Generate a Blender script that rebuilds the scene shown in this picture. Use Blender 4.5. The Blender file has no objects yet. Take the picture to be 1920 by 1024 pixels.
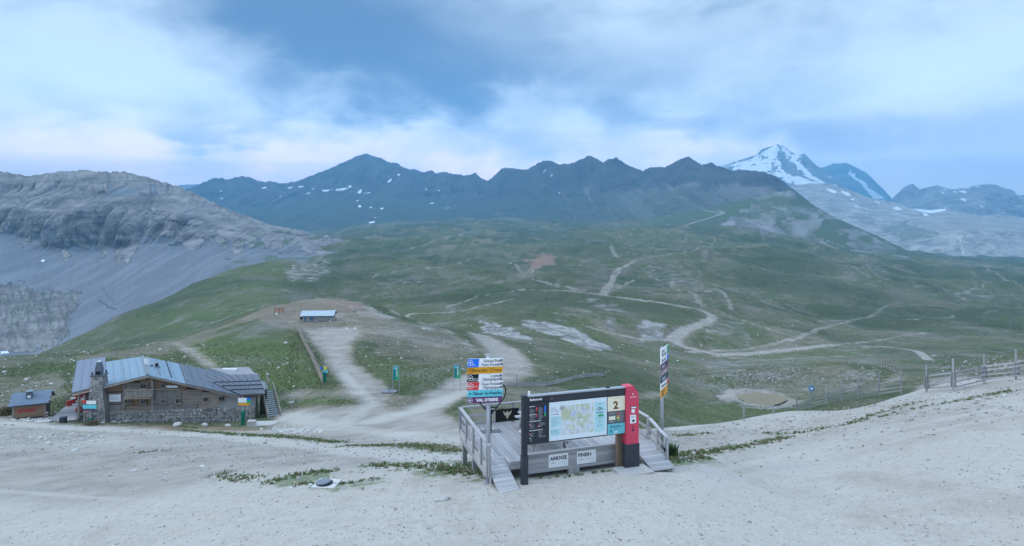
import bpy, bmesh, math, random
import numpy as np
from mathutils import Vector, Matrix

R = math.radians
rng = random.Random(7)
scene = bpy.context.scene
COL = scene.collection

# ------------------------------------------------------------------ camera
F = 1200.0          # focal length in photograph pixels (1920 wide)
HOR = 400.0         # horizon row
CZ = 9.2            # camera height above the foot of the sign posts
cam_d = bpy.data.cameras.new('camera')
cam = bpy.data.objects.new('camera', cam_d)
COL.objects.link(cam)
cam.location = (0, 0, CZ)
cam.rotation_euler = (R(90), 0, 0)
cam_d.sensor_fit = 'HORIZONTAL'
cam_d.sensor_width = 36.0
cam_d.lens = 36.0 * F / 1920.0
cam_d.shift_y = -(512.0 - HOR) / 1920.0
cam_d.clip_start = 0.3
cam_d.clip_end = 60000
scene.camera = cam

# ------------------------------------------------------------------ exposure
vs = scene.view_settings
vs.view_transform = 'Standard'
vs.look = 'None'
vs.gamma = 1.0
vs.use_curve_mapping = False
vs.exposure = 0.12
scene.cycles.use_denoising = True
scene.cycles.volume_bounces = 0
scene.cycles.max_bounces = 5
scene.cycles.diffuse_bounces = 2
scene.cycles.glossy_bounces = 2
scene.cycles.transmission_bounces = 4
scene.cycles.sample_clamp_indirect = 4.0

# ------------------------------------------------------------------ node helpers
def nd(nt, t, **kw):
    n = nt.nodes.new(t)
    for k, v in kw.items():
        if k[0] == 'i' and k[1:].isdigit():
            n.inputs[int(k[1:])].default_value = v
        elif hasattr(n, k):
            setattr(n, k, v)
        else:
            n.inputs[k.replace('_', ' ')].default_value = v
    return n

def lk(nt, a, b):
    nt.links.new(a, b)

def mth(nt, op, a, b=None, c=None, clamp=False):
    n = nt.nodes.new('ShaderNodeMath')
    n.operation = op
    n.use_clamp = clamp
    for i, v in enumerate((a, b, c)):
        if v is None:
            continue
        if isinstance(v, (int, float)):
            n.inputs[i].default_value = v
        else:
            nt.links.new(v, n.inputs[i])
    return n.outputs[0]

def mixc(nt, fac, a, b, mode='MIX'):
    n = nt.nodes.new('ShaderNodeMix')
    n.data_type = 'RGBA'
    n.blend_type = mode
    n.clamp_factor = True
    for sock, v in ((n.inputs[0], fac), (n.inputs[6], a), (n.inputs[7], b)):
        if isinstance(v, (int, float)):
            sock.default_value = v
        elif isinstance(v, tuple):
            sock.default_value = (v[0], v[1], v[2], 1.0)
        else:
            nt.links.new(v, sock)
    return n.outputs[2]

def noise(nt, vec, scale, detail=4.0, rough=0.55, dist=0.0):
    n = nt.nodes.new('ShaderNodeTexNoise')
    n.inputs['Scale'].default_value = scale
    n.inputs['Detail'].default_value = detail
    n.inputs['Roughness'].default_value = rough
    n.inputs['Distortion'].default_value = dist
    if vec is not None:
        nt.links.new(vec, n.inputs['Vector'])
    return n.outputs['Fac']

def ramp(nt, fac, stops):
    n = nt.nodes.new('ShaderNodeMapRange')
    n.clamp = True
    n.interpolation_type = 'SMOOTHSTEP'
    n.inputs[1].default_value = stops[0]
    n.inputs[2].default_value = stops[1]
    n.inputs[3].default_value = stops[2] if len(stops) > 2 else 0.0
    n.inputs[4].default_value = stops[3] if len(stops) > 3 else 1.0
    nt.links.new(fac, n.inputs[0])
    return n.outputs[0]

def vmul(nt, vec, s):
    n = nt.nodes.new('ShaderNodeVectorMath')
    n.operation = 'MULTIPLY'
    nt.links.new(vec, n.inputs[0])
    n.inputs[1].default_value = s
    return n.outputs[0]

# ------------------------------------------------------------------ world: cloudy evening sky
SUN_EL, SUN_AZ = 36.0, -106.0      # sun behind cloud, left of the camera
world = bpy.data.worlds.new('World')
scene.world = world
world.use_nodes = True
wt = world.node_tree
wt.nodes.clear()
wout = nd(wt, 'ShaderNodeOutputWorld')
bg = nd(wt, 'ShaderNodeBackground')
bg.inputs[1].default_value = 0.1
lk(wt, bg.outputs[0], wout.inputs[0])
sky = nd(wt, 'ShaderNodeTexSky')
sky.sky_type = 'NISHITA'
sky.sun_disc = False
sky.sun_elevation = R(SUN_EL)
sky.sun_rotation = R(SUN_AZ)
sky.altitude = 2700
tc = nd(wt, 'ShaderNodeTexCoord')
gen = tc.outputs['Generated']
sep = nd(wt, 'ShaderNodeSeparateXYZ')
lk(wt, gen, sep.inputs[0])
DX, DY, DZ = sep.outputs
el = mth(wt, 'MAXIMUM', DZ, 0.0)
# flat cloud-layer coordinates: direction stretched towards the horizon
den = mth(wt, 'ADD', el, 0.22)
cx = mth(wt, 'DIVIDE', DX, den)
cy = mth(wt, 'DIVIDE', DY, den)
cmb = nd(wt, 'ShaderNodeCombineXYZ')
lk(wt, cx, cmb.inputs[0]); lk(wt, cy, cmb.inputs[1])
cv = cmb.outputs[0]
big = noise(wt, cv, 0.85, 3.0, 0.5, 0.6)
mid = noise(wt, vmul(wt, gen, (1.0, 1.0, 2.1)), 3.6, 5.0, 0.5, 0.25)
fine = noise(wt, vmul(wt, gen, (1.0, 1.0, 1.9)), 9.5, 6.0, 0.52, 0.35)

iy_ = mth(wt, 'DIVIDE', 1.0, mth(wt, 'MAXIMUM', DY, 0.05))
dxw = mth(wt, 'ADD', mth(wt, 'MULTIPLY', DX, iy_), mth(wt, 'MULTIPLY', mth(wt, 'SUBTRACT', mid, 0.5), 0.26))
dzw = mth(wt, 'ADD', mth(wt, 'MULTIPLY', DZ, iy_), mth(wt, 'MULTIPLY', mth(wt, 'SUBTRACT', fine, 0.5), 0.16))
ahead = mth(wt, 'GREATER_THAN', DY, 0.02)

def blob(px, py, rx, ry, amp, acc):
    """a bank of cloud around one direction of the sky (angular place and size), ragged by the noise"""
    ax = (px - 960) / F; az = (HOR - py) / F
    a = mth(wt, 'MULTIPLY_ADD', dxw, F / rx, -ax * F / rx)
    b = mth(wt, 'MULTIPLY_ADD', dzw, F / ry, -az * F / ry)
    r2 = mth(wt, 'MULTIPLY_ADD', a, a, mth(wt, 'MULTIPLY', b, b))
    g = mth(wt, 'POWER', 0.3679, r2)
    return mth(wt, 'MULTIPLY_ADD', g, amp, acc)

# cloud thickness: 0 = thin and bright, 1 = thick blue-grey belly
t = mth(wt, 'MULTIPLY_ADD', mth(wt, 'SUBTRACT', big, 0.5), 0.5, 0.50)
t = mth(wt, 'MULTIPLY_ADD', mth(wt, 'SUBTRACT', mid, 0.5), 1.45, t)
t = mth(wt, 'MULTIPLY_ADD', mth(wt, 'SUBTRACT', fine, 0.5), 1.05, t)
bl = 0.0
for (bx, by, rx, ry, amp) in [(560, 20, 270, 110, 0.62), (760, 110, 260, 75, 0.48), (680, 195, 120, 34, 0.34), (900, 150, 120, 42, 0.28), (1170, 170, 240, 60, 0.24),
                              (1540, 262, 150, 30, 0.40), (330, 250, 120, 20, 0.30), (1800, 300, 260, 50, 0.22), (480, 160, 120, 50, 0.16), (210, 175, 90, 30, 0.14), (1680, 235, 160, 28, 0.2),
                              (70, 70, 270, 150, -0.50), (1790, 80, 290, 120, -0.44), (1370, 20, 130, 50, -0.20), (1200, 75, 110, 26, -0.14),
                              (1030, 195, 60, 40, -0.26), (540, 285, 240, 34, -0.22), (770, 245, 80, 26, -0.26), (1330, 265, 120, 26, -0.20), (110, 270, 160, 40, -0.16)]:
    bl = blob(bx, by, rx, ry, amp, bl)
t = mth(wt, 'MULTIPLY_ADD', bl, ahead, t)
bright = (5.4, 6.7, 8.1)
dark = (0.86, 1.7, 3.2)
cc = mixc(wt, ramp(wt, t, (-0.08, 1.40)), bright, dark)
# low bank near the horizon: paler and slightly violet
hz = ramp(wt, DZ, (0.04, 0.17, 1.0, 0.0))
hcol = mixc(wt, ramp(wt, t, (0.05, 0.8)), (9.4, 5.9, 4.3), (3.1, 3.1, 4.1))
cc = mixc(wt, mth(wt, 'MULTIPLY', hz, 0.85), cc, hcol)
cc = mixc(wt, 0.12, cc, sky.outputs[0])
# an overcast sky grows brighter towards the zenith
zen = mth(wt, 'ADD', 1.0, mth(wt, 'MULTIPLY', ramp(wt, DZ, (0.25, 1.0)), 2.6))
# the low sky is seen through the longest stretch of haze: it is bright enough to come through it
air = mth(wt, 'POWER', 2.718, mth(wt, 'MINIMUM', mth(wt, 'DIVIDE', 0.105, mth(wt, 'MAXIMUM', DZ, 0.01)), 1.35))
zen = mth(wt, 'MULTIPLY', zen, air)
zz = nd(wt, 'ShaderNodeVectorMath', operation='SCALE')
lk(wt, cc, zz.inputs[0]); lk(wt, zen, zz.inputs[3])
lk(wt, zz.outputs[0], bg.inputs[0])

sun_d = bpy.data.lights.new('sun', 'SUN')
sun_d.energy = 1.25
sun_d.angle = R(11)
sun_d.color = (1.0, 0.985, 0.96)
sun = bpy.data.objects.new('sun', sun_d)
COL.objects.link(sun)
# light travels from azimuth SUN_AZ (clockwise from +Y) down at SUN_EL
sd = Vector((math.sin(R(SUN_AZ)) * math.cos(R(SUN_EL)), math.cos(R(SUN_AZ)) * math.cos(R(SUN_EL)), math.sin(R(SUN_EL))))
sun.rotation_euler = sd.to_track_quat('Z', 'Y').to_euler()
sun.location = (-30, -40, 60)

# ------------------------------------------------------------------ numpy noise
def _h(ix, iy, seed):
    n = (ix.astype(np.int64) * 374761393 + iy.astype(np.int64) * 668265263 + seed * 974711) & 0xffffffff
    n = ((n ^ (n >> 13)) * 1274126177) & 0xffffffff
    n = (n ^ (n >> 16)) & 0xffffffff
    return n.astype(np.float32) / np.float32(4294967295.0)

def vnoise(x, y, seed=0):
    """smooth value noise, -1..1"""
    xi = np.floor(x); yi = np.floor(y)
    fx = (x - xi).astype(np.float32); fy = (y - yi).astype(np.float32)
    ux = fx * fx * fx * (fx * (fx * 6 - 15) + 10); uy = fy * fy * fy * (fy * (fy * 6 - 15) + 10)
    a = _h(xi, yi, seed); b = _h(xi + 1, yi, seed); c = _h(xi, yi + 1, seed); d = _h(xi + 1, yi + 1, seed)
    return ((a + (b - a) * ux) * (1 - uy) + (c + (d - c) * ux) * uy) * 2 - 1

def fbm(x, y, octv=4, seed=0, gain=0.5, ridged=False):
    s = 0; amp = 1.0; tot = 0
    for o in range(octv):
        ca, sa = math.cos(0.6 * o), math.sin(0.6 * o)
        n = vnoise(x * ca - y * sa, x * sa + y * ca, seed + o * 17)
        if ridged:
            n = 1 - 2 * np.abs(n)
        s = s + n * amp; tot += amp
        amp *= gain; x = x * 2.03; y = y * 2.03
    return s / tot

def sstep(a, b, v):
    t_ = np.clip((v - a) / (b - a), 0, 1)
    return t_ * t_ * (3 - 2 * t_)

# ------------------------------------------------------------------ near and middle ground: one polar height field
def P(px, py, Y):
    """the point seen at photograph pixel (px,py) that lies Y metres ahead"""
    return Vector(((px - 960) / F * Y, Y, CZ - (py - HOR) / F * Y))

CP = """960 1024 17.5;912 905 22;1180 880 23;0 1024 22;-300 1024 24;300 1024 19.5;600 1024 18;1400 1024 17.3;1920 1024 16.5;2220 1024 16
600 905 24.5;300 900 31;0 900 36;-300 900 38;300 830 52;0 830 55;150 796 71;300 800 71;450 804 69;0 786 72;-300 775 78;530 800 66
600 850 36;600 815 54;800 860 30;800 820 45;1080 880 23.6;1300 880 24;1300 830 33;1300 797 44;1420 780 50;1300 822 58;1300 790 85;1300 750 130;1300 700 190;1300 660 265
1500 770 54;1500 820 36;1500 900 25;1500 795 68;1500 757 125;1500 700 190;1500 660 280;1700 738 44;1700 800 30;1700 900 22;1700 775 58;1700 737 120;1700 700 180;1700 660 300
1920 712 38;1920 800 26;1920 900 20;2220 690 36;2220 800 24;1920 690 50;1920 656 72;2220 640 72;1820 696 62;1740 720 58;1920 695 120;2220 690 120;1920 650 330;2220 650 330
600 790 63;700 780 65;741 745 77;850 740 79;540 760 80;608 722 86;800 790 58;880 800 48;700 700 97;640 650 125;595 605 157;600 575 185;610 560 207;600 580 265;600 605 330;600 560 560
450 740 92;300 700 100;300 642 150;400 613 170;500 576 192;200 656 142;0 668 150;-300 675 150;0 700 105;-300 710 105;300 672 220;100 690 220;0 700 220;-300 705 220;400 640 240;500 605 270
250 583 500;150 636 430;300 600 440;350 548 560;400 522 610;450 503 660;535 490 700;500 560 470;400 590 420;250 625 650;450 540 850;350 575 800;100 675 500;0 700 520;-300 705 520;-300 700 800;0 690 800
730 592 205;850 640 150;830 616 166;960 690 105;780 640 240;720 615 270;850 632 225;800 590 300;920 650 150;1000 650 172;1000 705 102;1100 705 112;1200 705 140;870 770 61;1000 765 70;1100 745 85;1150 770 72
680 520 800;750 560 400;750 500 900;750 450 1800;750 425 3000;650 450 2000;560 470 1600;900 600 265;900 560 420;900 500 900;900 450 1800;900 418 3400;1050 600 290;1050 550 470;1050 500 850;1050 450 1700;1050 418 3400
1250 600 330;1250 550 560;1250 500 950;1250 455 1500;1250 430 2200;1450 600 420;1450 550 650;1450 500 1000;1450 460 1500;1450 440 2200;1650 600 520;1650 550 800;1650 500 1300;1650 480 1900
1920 600 520;1920 560 900;1920 520 1400;1920 500 2100;2220 600 520;2220 560 900;2220 520 1400;2220 505 2100;1250 424 3400;1650 470 3400;1920 480 3400;2220 485 3400;560 440 3400;300 560 2000;0 560 2000;-300 560 2000;0 480 3400;-300 480 3400;300 470 3400"""
cps = [tuple(float(v) for v in s.split()) for line in CP.split('\n') for s in line.split(';')]
for px_, d_ in ((-300, 9.9), (0, 9.7), (300, 9.4), (600, 9.2), (960, 9.1), (1400, 8.9), (1920, 8.6), (2220, 8.5)):
    cps.append((px_, HOR + d_ * F / 7.0, 7.0)); cps.append((px_, HOR + (d_ + 0.05) * F / 11.5, 11.5))
cps = np.array(cps)
PXS, LYS = 210.0, 0.34
cu = cps[:, 0] / PXS; cvv = np.log(cps[:, 2]) / LYS
cw = np.log((cps[:, 1] - HOR) * cps[:, 2] / F)

def tps(r2):
    return r2 * np.log(r2 + 1e-9) * 0.5

Kn = len(cps)
r2 = (cu[:, None] - cu[None]) ** 2 + (cvv[:, None] - cvv[None]) ** 2
A = np.zeros((Kn + 3, Kn + 3))
A[:Kn, :Kn] = tps(r2) + np.eye(Kn) * 0.02
A[:Kn, Kn] = 1; A[:Kn, Kn + 1] = cu; A[:Kn, Kn + 2] = cvv
A[Kn, :Kn] = 1; A[Kn + 1, :Kn] = cu; A[Kn + 2, :Kn] = cvv
sol = np.linalg.solve(A, np.concatenate([cw, np.zeros(3)]))

NX = 1080
PX0, PX1 = -300.0, 2220.0
gpx = np.linspace(PX0, PX1, NX)
# rows: dense where the picture is tall
lkn = np.log([9.0, 14.0, 50.0, 250.0, 1000.0, 3400.0])
cum = np.concatenate([[0], np.cumsum(np.diff(lkn) * np.array([30, 190, 170, 150, 120]))])
NY = int(cum[-1]) + 1
gly = np.interp(np.linspace(0, cum[-1], NY), cum, lkn)
# evaluate the spline on a coarse lattice and interpolate
cxs = np.linspace(PX0, PX1, 253); cys = np.linspace(gly[0], gly[-1], 240)
QU, QV = np.meshgrid(cxs / PXS, cys / LYS)
W = sol[Kn] + sol[Kn + 1] * QU + sol[Kn + 2] * QV
for i in range(Kn):
    W = W + sol[i] * tps((QU - cu[i]) ** 2 + (QV - cvv[i]) ** 2)

def bilin(G, xs, ys, x, y):
    fx = np.clip((x - xs[0]) / (xs[-1] - xs[0]) * (len(xs) - 1), 0, len(xs) - 1.001)
    fy = np.clip((y - ys[0]) / (ys[-1] - ys[0]) * (len(ys) - 1), 0, len(ys) - 1.001)
    ix = fx.astype(int); iy = fy.astype(int); fx = fx - ix; fy = fy - iy
    return (G[iy, ix] * (1 - fx) + G[iy, ix + 1] * fx) * (1 - fy) + (G[iy + 1, ix] * (1 - fx) + G[iy + 1, ix + 1] * fx) * fy

def catmull_up(G, n_out, axis):
    """smooth resampling along one axis"""
    G = np.moveaxis(G, axis, 0)
    n = G.shape[0]
    f = n_out; i = np.clip(np.floor(f).astype(int), 0, n - 2); tt = (f - i).reshape((-1,) + (1,) * (G.ndim - 1))
    p0 = G[np.clip(i - 1, 0, n - 1)]; p1 = G[i]; p2 = G[i + 1]; p3 = G[np.clip(i + 2, 0, n - 1)]
    o = 0.5 * (2 * p1 + (p2 - p0) * tt + (2 * p0 - 5 * p1 + 4 * p2 - p3) * tt ** 2 + (3 * p1 - p0 - 3 * p2 + p3) * tt ** 3)
    return np.moveaxis(o, 0, axis)

W = catmull_up(W, (gpx - PX0) / (PX1 - PX0) * 252, 1)
W = catmull_up(W, (gly - gly[0]) / (gly[-1] - gly[0]) * 239, 0)
GY = np.exp(gly)[:, None] * np.ones((1, NX))
GX = (gpx[None, :] - 960) / F * GY
GZ = CZ - np.exp(W)
# mounds, hollows and rough ground in world metres
def mound(px, py, Y, rx, ry, h):
    global GZ
    c = P(px, py, Y)
    q = ((GX - c.x) / rx) ** 2 + ((GY - c.y) / ry) ** 2
    GZ = GZ + h * np.exp(-q)
mound(1440, 700, 172, 19, 16, 4.5)
mound(1600, 690, 170, 12, 14, 3.0)
mound(690, 575, 190, 10, 9, 2.2)
mound(1080, 600, 300, 40, 22, 5)
far = sstep(90, 500, GY)
vfar = sstep(600, 2000, GY)
n_big = fbm(GX / 260, GY / 260, 4, 3)
n_mid = fbm(GX / 60, GY / 75, 4, 11, 0.55)
n_rid = fbm(GX / 120, GY / 90, 4, 23, 0.55, True)
n_sm = fbm(GX / 9, GY / 9, 4, 31, 0.55)
n_xs = fbm(GX / 1.3, GY / 1.3, 3, 37, 0.5)
n_r2 = fbm(GX / 310 + .3 * n_big, GY / 260, 4, 29, 0.5, True)
lft = 1 - .75 * sstep(250, 560, GX * 0 + gpx[None, :]) * 0
calm = 1 - .7 * (1 - sstep(520, 700, gpx))[None, :]
GZ = GZ + far * (n_mid * 3.6 * (1 + 1.2 * vfar) + calm * n_rid * 9.0 * sstep(220, 600, GY)) + calm * n_r2 * 20 * sstep(420, 1000, GY) + vfar * n_big * 16
n_g1 = fbm(GX / 34, GY / 30, 4, 83, 0.55, True)
GZ = GZ + sstep(230, 420, GY) * n_g1 * (1.6 + 1.8 * sstep(500, 1500, GY)) * (0.35 + 0.65 * sstep(-.3, .5, fbm(GX / 180, GY / 180, 3, 87)))
GZ = GZ + sstep(30, 70, GY) * (1 - sstep(60, 160, GY)) * n_sm * 0.10 + sstep(70, 200, GY) * n_sm * 0.55
GZ = GZ + (1 - sstep(60, 120, GY)) * n_xs * 0.035 * sstep(14, 30, GY)
def basin(px, py, Y, rx, ry, depth):
    """level ground with a shallow basin in it"""
    global GZ
    cx0 = (px - 960) / F * Y; z0 = CZ - (py - HOR) / F * Y
    q = np.sqrt(((GX - cx0) / rx) ** 2 + ((GY - Y) / ry) ** 2)
    w_ = 1 - sstep(1.25, 2.0, q)
    GZ = GZ * (1 - w_) + w_ * (z0 + .25 - depth * (1 - sstep(.8, 1.2, q)))
    return cx0, Y, z0
POND1 = basin(1430, 748, 134.0, 5.0, 5.0, .6)
POND2 = basin(1912, 637, 455.0, 16.0, 15.0, 1.5)
GP = HOR + (CZ - GZ) / GY * F          # picture row of every grid point
GPmin = np.minimum.accumulate(GP, axis=0)

def hit(px, py):
    """log distance at which the sight line through (px,py) first meets the ground"""
    j = int(round((px - PX0) / (PX1 - PX0) * (NX - 1)))
    j = min(max(j, 0), NX - 1)
    col = GPmin[:, j]
    i = int(np.searchsorted(-col, -py))
    i = min(max(i, 1), NY - 1)
    a, b = col[i - 1], col[i]
    f_ = 0.0 if a == b else min(max((a - py) / (a - b), 0), 1)
    return gly[i - 1] + (gly[i] - gly[i - 1]) * f_

def ground_z(x, y):
    ly = math.log(max(y, 9.01)); px = 960 + x / y * F
    fj = min(max((px - PX0) / (PX1 - PX0) * (NX - 1), 0), NX - 1.001)
    i = min(max(int(np.searchsorted(gly, ly)) - 1, 0), NY - 2)
    fi = (ly - gly[i]) / (gly[i + 1] - gly[i]); j = int(fj); fj -= j
    return float((GZ[i, j] * (1 - fj) + GZ[i, j + 1] * fj) * (1 - fi) + (GZ[i + 1, j] * (1 - fj) + GZ[i + 1, j + 1] * fj) * fi)

def on_ground(px, py):
    Y = math.exp(hit(px, py))
    x = (px - 960) / F * Y
    return Vector((x, Y, ground_z(x, Y)))

# ------------------------------------------------------------------ ground cover maps (what grows or lies where)
jitx = (fbm(GX / GY * 40, np.log(GY) * 30, 4, 51, 0.6) * 16 + fbm(GX / GY * 180, np.log(GY) * 120, 3, 55, 0.6) * 6)
jity = (fbm(GX / GY * 40, np.log(GY) * 30, 4, 61, 0.6) * 0.035 + fbm(GX / GY * 180, np.log(GY) * 120, 3, 65, 0.6) * 0.012)
UPX = gpx[None, :] + jitx
ULY = gly[:, None] + jity

def poly_mask(pts, soft=True):
    """ground inside an outline whose corners are ground points"""
    dense = []
    for k in range(len(pts)):
        a, b = pts[k], pts[(k + 1) % len(pts)]
        m = max(2, int(math.hypot(b[0] - a[0], b[1] - a[1]) / 12))
        for s in range(m):
            dense.append((a[0] + (b[0] - a[0]) * s / m, a[1] + (b[1] - a[1]) * s / m))
    q = np.array([(p[0], hit(*p)) for p in dense])
    j0, j1 = np.searchsorted(gpx, [q[:, 0].min() - 40, q[:, 0].max() + 40])
    i0, i1 = np.searchsorted(gly, [q[:, 1].min() - 0.12, q[:, 1].max() + 0.12])
    X = UPX[i0:i1, j0:j1]; Yv = ULY[i0:i1, j0:j1]
    ins = np.zeros(X.shape, bool)
    m = len(q)
    for k in range(m):
        x1, y1 = q[k]; x2, y2 = q[(k + 1) % m]
        if y1 == y2:
            continue
        c = ((y1 > Yv) != (y2 > Yv)) & (X < (x2 - x1) * (Yv - y1) / (y2 - y1) + x1)
        ins ^= c
    M = np.zeros(GX.shape, np.float32)
    Mi = ins.astype(np.float32)
    if soft:
        for _ in range(2):
            Mi = (Mi + np.roll(Mi, 1, 0) + np.roll(Mi, -1, 0) + np.roll(Mi, 1, 1) + np.roll(Mi, -1, 1)) / 5
    M[i0:i1, j0:j1] = Mi
    return M

def line_mask(pts, width, edge=0.35, wob=1.0):
    """a track of the given width in metres through ground points"""
    q = []
    for k in range(len(pts) - 1):
        a, b = pts[k], pts[k + 1]
        m = max(2, int(math.hypot(b[0] - a[0], b[1] - a[1]) / 5))
        for s in range(m + (k == len(pts) - 2)):
            px = a[0] + (b[0] - a[0]) * s / m; py = a[1] + (b[1] - a[1]) * s / m
            Yd = math.exp(hit(px, py)); q.append(((px - 960) / F * Yd, Yd))
    q = np.array(q)
    for _ in range(3):      # smooth the run of the track
        q[1:-1] = (q[:-2] + 2 * q[1:-1] + q[2:]) / 4
    mrg = width * 2
    ymin, ymax = q[:, 1].min() - mrg, q[:, 1].max() + mrg
    pxs = 960 + q[:, 0] / q[:, 1] * F
    j0, j1 = np.searchsorted(gpx, [pxs.min() - 60, pxs.max() + 60])
    i0, i1 = np.searchsorted(gly, [math.log(max(ymin, 9)), math.log(ymax)])
    X = GX[i0:i1, j0:j1]; Yv = GY[i0:i1, j0:j1]
    d = np.full(X.shape, 1e9, np.float32)
    for k in range(len(q) - 1):
        ax, ay = q[k]; bx, by = q[k + 1]
        if bx == ax and by == ay:
            continue
        tt = np.clip(((X - ax) * (bx - ax) + (Yv - ay) * (by - ay)) / ((bx - ax) ** 2 + (by - ay) ** 2), 0, 1)
        d = np.minimum(d, np.hypot(X - ax - tt * (bx - ax), Yv - ay - tt * (by - ay)))
    d = d + n_sm[i0:i1, j0:j1] * width * 0.3 * wob
    M = np.zeros(GX.shape, np.float32)
    M[i0:i1, j0:j1] = 1 - sstep(width * (0.5 - edge * 0.5), width * (0.5 + edge), d)
    return M

# ---- cover: what lies on every grid point
gcrest = np.interp(gpx, [-300, 0, 150, 300, 470, 540, 600, 760, 870, 900, 1000, 1240, 1300, 1420, 1500, 1600, 1700, 1920, 2220],
                   [78, 73, 70, 68, 66, 62, 56, 50, 46, 42, 42, 42, 47, 53, 57, 51, 47, 41, 39])[None, :]
near = 1 - sstep(0.94, 1.06, GY / gcrest + n_sm * 0.04)
path = near.copy()
dry = np.zeros_like(GZ, dtype=np.float32); rock = dry.copy(); scree = dry.copy(); lush = dry.copy(); red = dry.copy(); weed = dry.copy()

def addm(A_, M, k=1.0):
    np.maximum(A_, M * np.float32(k), out=A_)

J = [(515, 772), (560, 764), (640, 764), (690, 757), (655, 744), (520, 746), (520, 735), (650, 733), (668, 722), (645, 690), (628, 655), (605, 630), (578, 616), (600, 612), (640, 613), (684, 612), (664, 640), (660, 678), (684, 703), (735, 728), (738, 745), (722, 760), (748, 770), (790, 746), (850, 722), (884, 712), (890, 732), (862, 745), (830, 775), (880, 800), (884, 822), (600, 822), (500, 806)]
addm(path, poly_mask(J))
for pts, w, k in [
    ([(578, 616), (612, 650), (640, 690), (668, 722)], 2.6, 1), ([(900, 628), (938, 652), (958, 676), (940, 697), (880, 722)], 6.5, 1),
    ([(660, 606), (760, 609), (830, 620), (872, 643), (888, 660)], 1.8, .9), ([(322, 640), (360, 660), (402, 692)], 1.6, .9), ([(520, 590), (535, 600), (566, 615)], 1.5, .9),
    ([(380, 612), (440, 590), (505, 570)], 2.5, .7), ([(945, 697), (1010, 703), (1080, 716), (1140, 735)], 1.4, .8), ([(1125, 733), (1180, 745), (1250, 738), (1330, 765)], 1.6, .8),
    ([(960, 690), (1050, 690), (1150, 705)], 1.6, .6), ([(540, 590), (600, 575), (660, 572)], 1.5, .6), ([(0, 672), (110, 660), (200, 652), (330, 640)], 2.0, .6),
    # roads through the middle distance
    ([(1130, 553), (1142, 535), (1152, 515), (1165, 502), (1188, 490)], 6, 1), ([(975, 543), (1060, 545), (1125, 553), (1240, 568), (1310, 580), (1340, 593), (1328, 604), (1285, 617), (1258, 636), (1280, 650), (1345, 665), (1400, 664), (1480, 655), (1560, 647)], 5.0, 1),
    ([(1335, 595), (1320, 606), (1285, 618), (1258, 636)], 4.5, 1),
    ([(1000, 524), (1050, 536), (1125, 553)], 4, .9), ([(1145, 460), (1150, 474), (1160, 482)], 6, .9), ([(1258, 638), (1200, 636), (1150, 626), (1100, 612)], 2.6, .8),
    ([(1128, 552), (1190, 525)], 4, .7), ([(1290, 660), (1400, 655), (1450, 645), (1500, 630)], 3, .7), ([(1390, 600), (1450, 620), (1500, 635)], 3.0, .7),
    ([(955, 492), (980, 505), (1010, 512)], 5, .7), ([(1700, 655), (1725, 660), (1740, 675)], 3.2, 1), ([(1620, 650), (1660, 650), (1700, 655)], 3, .7),
    ([(1690, 712), (1760, 710), (1830, 712)], 1.6, .8), ([(1620, 740), (1660, 720), (1700, 700)], 2.0, .7), ([(1700, 745), (1735, 722), (1760, 712)], 1.6, 1),
    ([(1530, 602), (1600, 600), (1640, 592), (1662, 572)], 3.0, .7), ([(1618, 577), (1640, 581), (1680, 592)], 3.0, .6),
    ([(1690, 600), (1790, 595), (1785, 590)], 3.0, .7), ([(1745, 530), (1790, 550), (1810, 565)], 5, .7), ([(1795, 552), (1830, 540), (1850, 535)], 5, .6), ([(1690, 480), (1760, 486), (1850, 500), (1920, 505)], 9, .8),
    ([(1760, 578), (1830, 590), (1870, 582)], 3, .7), ([(1250, 545), (1330, 545), (1420, 560), (1500, 590)], 3, .45), ([(1430, 560), (1480, 575), (1560, 600)], 3, .4),
    ([(1188, 490), (1230, 480), (1300, 470), (1345, 455), (1330, 440)], 5, .7), ([(1240, 537), (1300, 548), (1305, 560), (1320, 575)], 4, .7), ([(1305, 548), (1350, 542), (1365, 560), (1370, 580)], 3.5, .6), ([(1560, 647), (1640, 640), (1700, 628), (1760, 622)], 3, .7), ([(1340, 668), (1420, 676), (1500, 672), (1580, 668)], 2.5, .7), ([(1480, 640), (1540, 615), (1600, 600)], 3, .7), ([(1850, 500), (1880, 520), (1920, 540)], 6, .7), ([(700, 520), (760, 505), (840, 500), (900, 480)], 4, .6), ([(1600, 500), (1620, 515), (1660, 530), (1700, 545)], 4, .7),
    ([(740, 590), (860, 585), (960, 560)], 2.5, .5), ([(760, 470), (840, 445), (900, 430)], 10, .5), ([(840, 575), (910, 552), (985, 545)], 2.5, .5), ([(720, 560), (800, 548), (900, 528)], 2.2, .4)]:
    addm(path, line_mask(pts, w * 1.1, .3, .4 if pts[0][1] < 660 else 1.0), max(k, .8) if pts[0][1] < 660 else k)
def blur(M, n):
    for _ in range(n):
        M = (M + np.roll(M, 2, 0) + np.roll(M, -2, 0) + np.roll(M, 2, 1) + np.roll(M, -2, 1)) / 5
    return M
fringe = blur(path, 16) * (1 - near)
nearby = (1 - sstep(150, 260, GY))
soft = nearby * blur(path, 12) + (1 - nearby) * path
path = np.where(near > 0.02, np.maximum(path, soft), np.clip(soft * 0.80 + 0.30 * n_sm * (soft > 0.03), 0, 1)).astype(np.float32)
path = (path * (1 - .30 * sstep(230, 420, GY))).astype(np.float32)
addm(dry, np.clip(fringe * 1.5, 0, 1).astype(np.float32), .9)
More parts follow.
